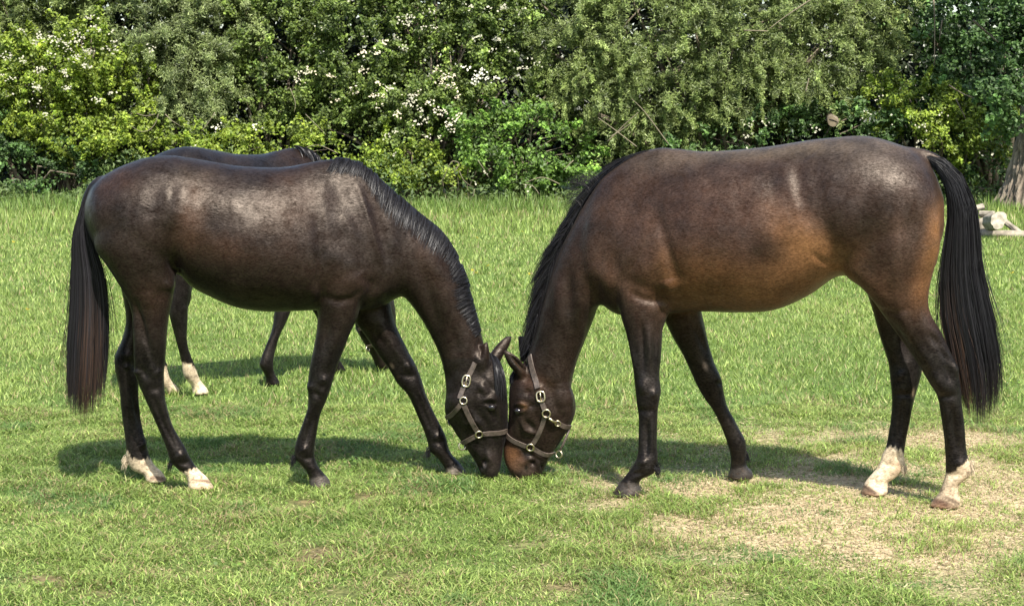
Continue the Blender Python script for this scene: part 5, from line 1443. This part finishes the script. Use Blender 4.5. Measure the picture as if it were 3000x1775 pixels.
for pts in ([(1330, 505), (1345, 480), (1322, 475), (1300, 520), (1285, 540)], [(1345, 500), (1360, 530), (1388, 550)], [(1400, 470), (1420, 500), (1432, 520)], [(1390, 555), (1385, 580)], [(1580, 570), (1560, 545), (1530, 540)]):
    twig(cw, pts, 32.0, .016)
for k in range(9):
    a = 1310 + k * 9
    twig(cw, [(a, 596), (a + random.uniform(-14, 14), 545), (a + random.uniform(-30, 40), 490)], 33.0 + .1 * (k % 3), .02)
for pts in ([(1865, 430), (1800, 380), (1752, 345)], [(1780, 415), (1830, 365), (1870, 330)], [(1790, 400), (1815, 385), (1850, 360)], [(1640, 540), (1590, 520), (1540, 535)], [(1680, 470), (1650, 500)], [(1960, 425), (1890, 330), (1850, 290)]):
    twig(bw if pts[0][0] > 1700 else rw, pts, 32.3, .022)
for pts in ([(2375, 0), (2345, 20), (2300, 50), (2250, 88)], [(2180, 90), (2250, 92)], [(2360, 270), (2370, 230)]):
    twig(bw, pts, 32.3, .03)
for pts in ([(2735, 0), (2738, 60), (2738, 190)], [(2760, 60), (2752, 120)], [(2850, 60), (2890, 95), (2925, 125)], [(2780, 250), (2820, 275), (2860, 290)], [(2800, 290), (2830, 350)]):
    twig(iv, pts, 32.9, .05 if pts[0] == (2850, 60) else .03, mat=M_BARK)

# sawn branch stub of the willow, cut face towards the field
M_CUT = mat_simple('cut_wood', (0.13, 0.105, 0.07), rough=.8, spec=.1, nscale=9, namt=.3, bump=.3, bscale=30)
M_CUTW = mat_simple('weathered_cut_wood', (0.36, 0.32, 0.25), rough=.8, spec=.1, nscale=14, namt=.4, bump=.6, bscale=40)
M_LOGBARK = mat_simple('pale_log_bark', (0.24, 0.21, 0.165), rough=.9, spec=.1, nscale=9, namt=.45, bump=.8, bscale=22)
ax = bw.location
c0 = Vector(px(2441, 355, 32.75)) - Vector((ax.x, ax.y, 0))
mb = MB(); mb.tube([c0 + Vector((.25, 1.6, .12)), c0 + Vector((.08, .6, .03)), c0], [.10, .10, .108], 14)
stub = mb.build('sawn_branch', M_BARK, bw)
mb = MB()
ring_ = [c0 + Vector((math.cos(a) * .112, -.006 - .004 * math.sin(3 * a), math.sin(a) * .112)) for a in np.linspace(0, 2 * math.pi, 18, endpoint=False)]
mb.add(ring_ + [c0 + Vector((0, -.012, 0))], [(i, (i + 1) % 18, 18) for i in range(18)])
mb.build('cut_face', M_CUT, stub, smooth=False)
mb = MB(); mb.tube([c0 + Vector((-.085, -.012, .035)), c0 + Vector((-.02, -.016, .022)), c0 + Vector((.04, -.014, .0)), c0 + Vector((.095, -.010, -.03))], [.006, .012, .010, .004], 6)
mb.build('crack', mat_simple('crack', (0.02, 0.012, 0.008), .9), stub)

# ------------------------------------------------------------------ old trunk at the right edge
def trunk_mesh():
    root = bpy.data.objects.new('old_tree', None); COL.objects.link(root)
    b = at_depth(3050, 590, 31.5)
    root.location = (b[0], 31.5, 0)
    tag(root, 'old tree with thick ridged pale trunk flaring at its base, right edge', 'tree')
    nz_, na = 90, 170
    z = np.linspace(0, 4.4, nz_); a = np.linspace(0, 2 * math.pi, na, endpoint=False)
    Z, A = np.meshgrid(z, a, indexing='ij')
    r = .44 + .46 * np.exp(-Z / .8) + .06 * np.sin(A * 5 + .6) * np.exp(-Z / .9)
    warp = fbm2(A * 3.1, Z * 1.6, 3, 4)
    ridge = np.abs(((A * 13 + 9 * warp + Z * .5) / math.pi) % 1 - .5) * 2
    ridge = ridge * (.55 + .45 * sstep(.3, .6, fbm2(A * 9, Z * 5, 12, 2)))
    r += .075 * (ridge - .5) + .06 * (fbm2(A * 6, Z * 3.5, 8, 3) - .5)
    lean = .05 * Z
    V = np.stack([r * np.cos(A) + lean, r * np.sin(A), Z - .05], -1).reshape(-1, 3)
    i = np.arange(nz_ - 1)[:, None] * na; j = np.arange(na)[None]
    q = np.stack([(i + j).ravel(), (i + (j + 1) % na).ravel(), (i + na + (j + 1) % na).ravel(), (i + na + j).ravel()], -1)
    m_, N, L = new_mat('ridged_bark')
    out = N.new('ShaderNodeOutputMaterial'); p = N.new('ShaderNodeBsdfPrincipled'); at = N.new('ShaderNodeAttribute'); at.attribute_name = 'Col'
    p.inputs['Roughness'].default_value = .92; p.inputs['Specular IOR Level'].default_value = .06
    tc = N.new('ShaderNodeTexCoord'); mp = N.new('ShaderNodeMapping'); mp.inputs['Scale'].default_value = (1, 1, .3)
    nz2 = N.new('ShaderNodeTexNoise'); nz2.inputs['Scale'].default_value = 26; nz2.inputs['Detail'].default_value = 5
    L.new(tc.outputs['Object'], mp.inputs['Vector']); L.new(mp.outputs[0], nz2.inputs['Vector'])
    b2 = N.new('ShaderNodeBump'); b2.inputs['Strength'].default_value = .9; b2.inputs['Distance'].default_value = .03
    L.new(nz2.outputs['Fac'], b2.inputs['Height']); L.new(b2.outputs[0], p.inputs['Normal'])
    L.new(at.outputs['Color'], p.inputs['Base Color']); L.new(p.outputs[0], out.inputs['Surface'])
    k_ = np.clip(ridge + .5 * (fbm2(A * 14, Z * 9, 5, 2) - .5), 0, 1).reshape(-1, 1)
    colr = (1 - k_) * np.array([.085, .066, .05]) + k_ * np.array([.30, .245, .185])
    link('trunk', mesh_np('trunk', V, q, smooth=True, col=colr, mats=[m_]), root)
    pos, nor, tone, cc = lobe_points(root.location.x + .3, 32.2, 5.4, 2.2, 1.6, 1.5, 60, (.25, .5), 9000)
    g = rng.random((len(pos), 1))
    v, t, c = leaf_mesh(pos - np.array([root.location.x, 31.5, 0]), nor, (.09, .14), (.05, .08), ((1 - g) * np.array([.035, .07, .02]) + g * np.array([.09, .15, .04])) * tone[:, None])
    o = link('crown', mesh_np('crown', v, tris=t, col=c, mats=[M_LEAF]), root); o['kind'] = 'stuff'
    limbs((.2, 0, 4.0), [tuple(q_ - np.array([root.location.x, 31.5, 0])) for q_ in cc[:10]], .14, 'limb', root, M_BARK)
trunk_mesh()

# ------------------------------------------------------------------ cut logs below the trunk
def log(label, p, q, r, group='sawn logs lying at the right edge of the field', seed=0):
    """p, q: ends in world space"""
    rs = random.Random(seed)
    p, q = Vector(p), Vector(q)
    mid = (p + q) / 2
    root = bpy.data.objects.new('log', None); COL.objects.link(root); root.location = (mid.x, mid.y, 0)
    tag(root, label, 'log', group)
    org = Vector((mid.x, mid.y, 0))
    d = (q - p).normalized(); up = d.orthogonal().normalized(); s = d.cross(up)
    n = 28; v = []; f = []
    ph = [rs.uniform(0, 6.28) for _ in range(4)]
    prof = [1 + .10 * math.sin(2 * 2 * math.pi * k / n + ph[0]) + .06 * math.sin(3 * 2 * math.pi * k / n + ph[1]) + .035 * math.sin(7 * 2 * math.pi * k / n + ph[2]) + rs.uniform(-.02, .02) for k in range(n)]
    for i in range(5):
        c = p.lerp(q, i / 4)
        for k in range(n):
            a = 2 * math.pi * k / n
            rr = r * prof[k] * (1 + (rs.uniform(-.16, .12) if 0 < i < 4 else rs.uniform(-.04, .04)))
            v.append(c + (up * math.cos(a) + s * math.sin(a)) * rr - org)
    for i in range(4):
        for k in range(n):
            f.append((i * n + k, i * n + (k + 1) % n, (i + 1) * n + (k + 1) % n, (i + 1) * n + k))
    mb = MB(); mb.add(v, f); mb.build('bark', M_LOGBARK, root)
    for e, off_ in ((0, -1), (4, 1)):
        ring_ = [v[e * n + k] + d * off_ * .002 for k in range(n)]
        c = sum(ring_, Vector()) / n + d * off_ * .002
        mb = MB(); mb.add(ring_ + [c], [((k + 1) % n, k, n) if off_ > 0 else (k, (k + 1) % n, n) for k in range(n)])
        mb.build('cut_face', M_CUTW, root, smooth=False)
    return root
YL = 23.5
def wl_(x, y, dy=0): q = at_depth(x, y, YL + dy); return (q[0], YL + dy, max(q[2], .04))
log('thick pale log showing its square sawn end, standing beside the right horse\'s tail', wl_(2900, 650), wl_(2926, 645, -.55), .115, seed=1)
log('long thin pale log lying flat under the thick sawn one', wl_(2850, 690, .15), wl_(3040, 690, -.1), .05, seed=2)
log('thick pale log partly behind the tail of the right horse', wl_(2840, 668, .3), wl_(2893, 655, .25), .10, seed=3)
log('short white log resting on top of the pile next to the tail', wl_(2852, 612, .45), wl_(2882, 606, .45), .045, seed=4)
log('slanting pale branch log leaning right of the thick sawn end', wl_(2932, 640, .3), wl_(2990, 690, .1), .045, seed=5)
log('grey curved branch log lying across the top of the pile', wl_(2872, 628, .35), wl_(2912, 628, .2), .045, seed=6)

# ------------------------------------------------------------------ buttercups
M_YEL = mat_simple('buttercup_petal', (.80, .62, .10), rough=.4)
M_STEM = mat_simple('stem', (.12, .2, .04), rough=.6)
def flower_proto():
    mb = MB()
    mb.tube([(0, 0, 0), (.006, .004, .07), (.002, .0, .135)], [.0025, .002, .0018], 5, m=1)
    for k in range(5):
        a = 2 * math.pi * k / 5
        ca, sa = math.cos(a), math.sin(a)
        def P_(r, w_, z): return (ca * r - sa * w_, sa * r + ca * w_, z)
        mb.add([P_(.001, 0, .135), P_(.012, -.010, .142), P_(.020, 0, .150), P_(.012, .010, .142)], [(0, 1, 2, 3)], 0)
    return mb.build('buttercup', [M_YEL, M_STEM], smooth=False)
fp = flower_proto()
spots = [(1392, 812, 'upper buttercup of the close pair beside the left horse\'s mane'), (1403, 823, 'lower buttercup of the close pair beside the left horse\'s mane'),
         (1448, 797, 'buttercup highest of those in the open grass between the two necks'), (1534, 821, 'buttercup nearest to the right horse\'s mane between the two necks'),
         (1520, 690, 'buttercup in the longer grass near the upper neck of the right horse'), (1378, 705, 'buttercup in the longer grass above the left horse\'s neck'),
         (615, 880, 'left buttercup of the two under the left horse\'s belly'), (642, 888, 'right buttercup of the two under the left horse\'s belly'),
         (40, 720, 'buttercup by itself in the grass at the far left edge, up the field'), (70, 940, 'buttercup by itself left of the left horse\'s tail'),
         (2035, 1050, 'buttercup between the forelegs of the right horse'), (2985, 820, 'buttercup at the far right edge behind the right horse\'s tail')]
for i_, (x_, y_, lb_) in enumerate(spots):
    o = fp if i_ == 0 else fp.copy()
    if i_: COL.objects.link(o)
    g_ = ground_at(x_, y_ + 20)
    o.location = (g_[0], g_[1], 0.0)
    o.rotation_euler = (random.uniform(-.3, .3) + .5, random.uniform(-.3, .3), random.uniform(0, 6))
    s_ = .6 + .035 * g_[1]
    o.scale = (s_ * .9, s_ * .9, 1.1)
    tag(o, lb_, 'flower', 'buttercups in the grass')
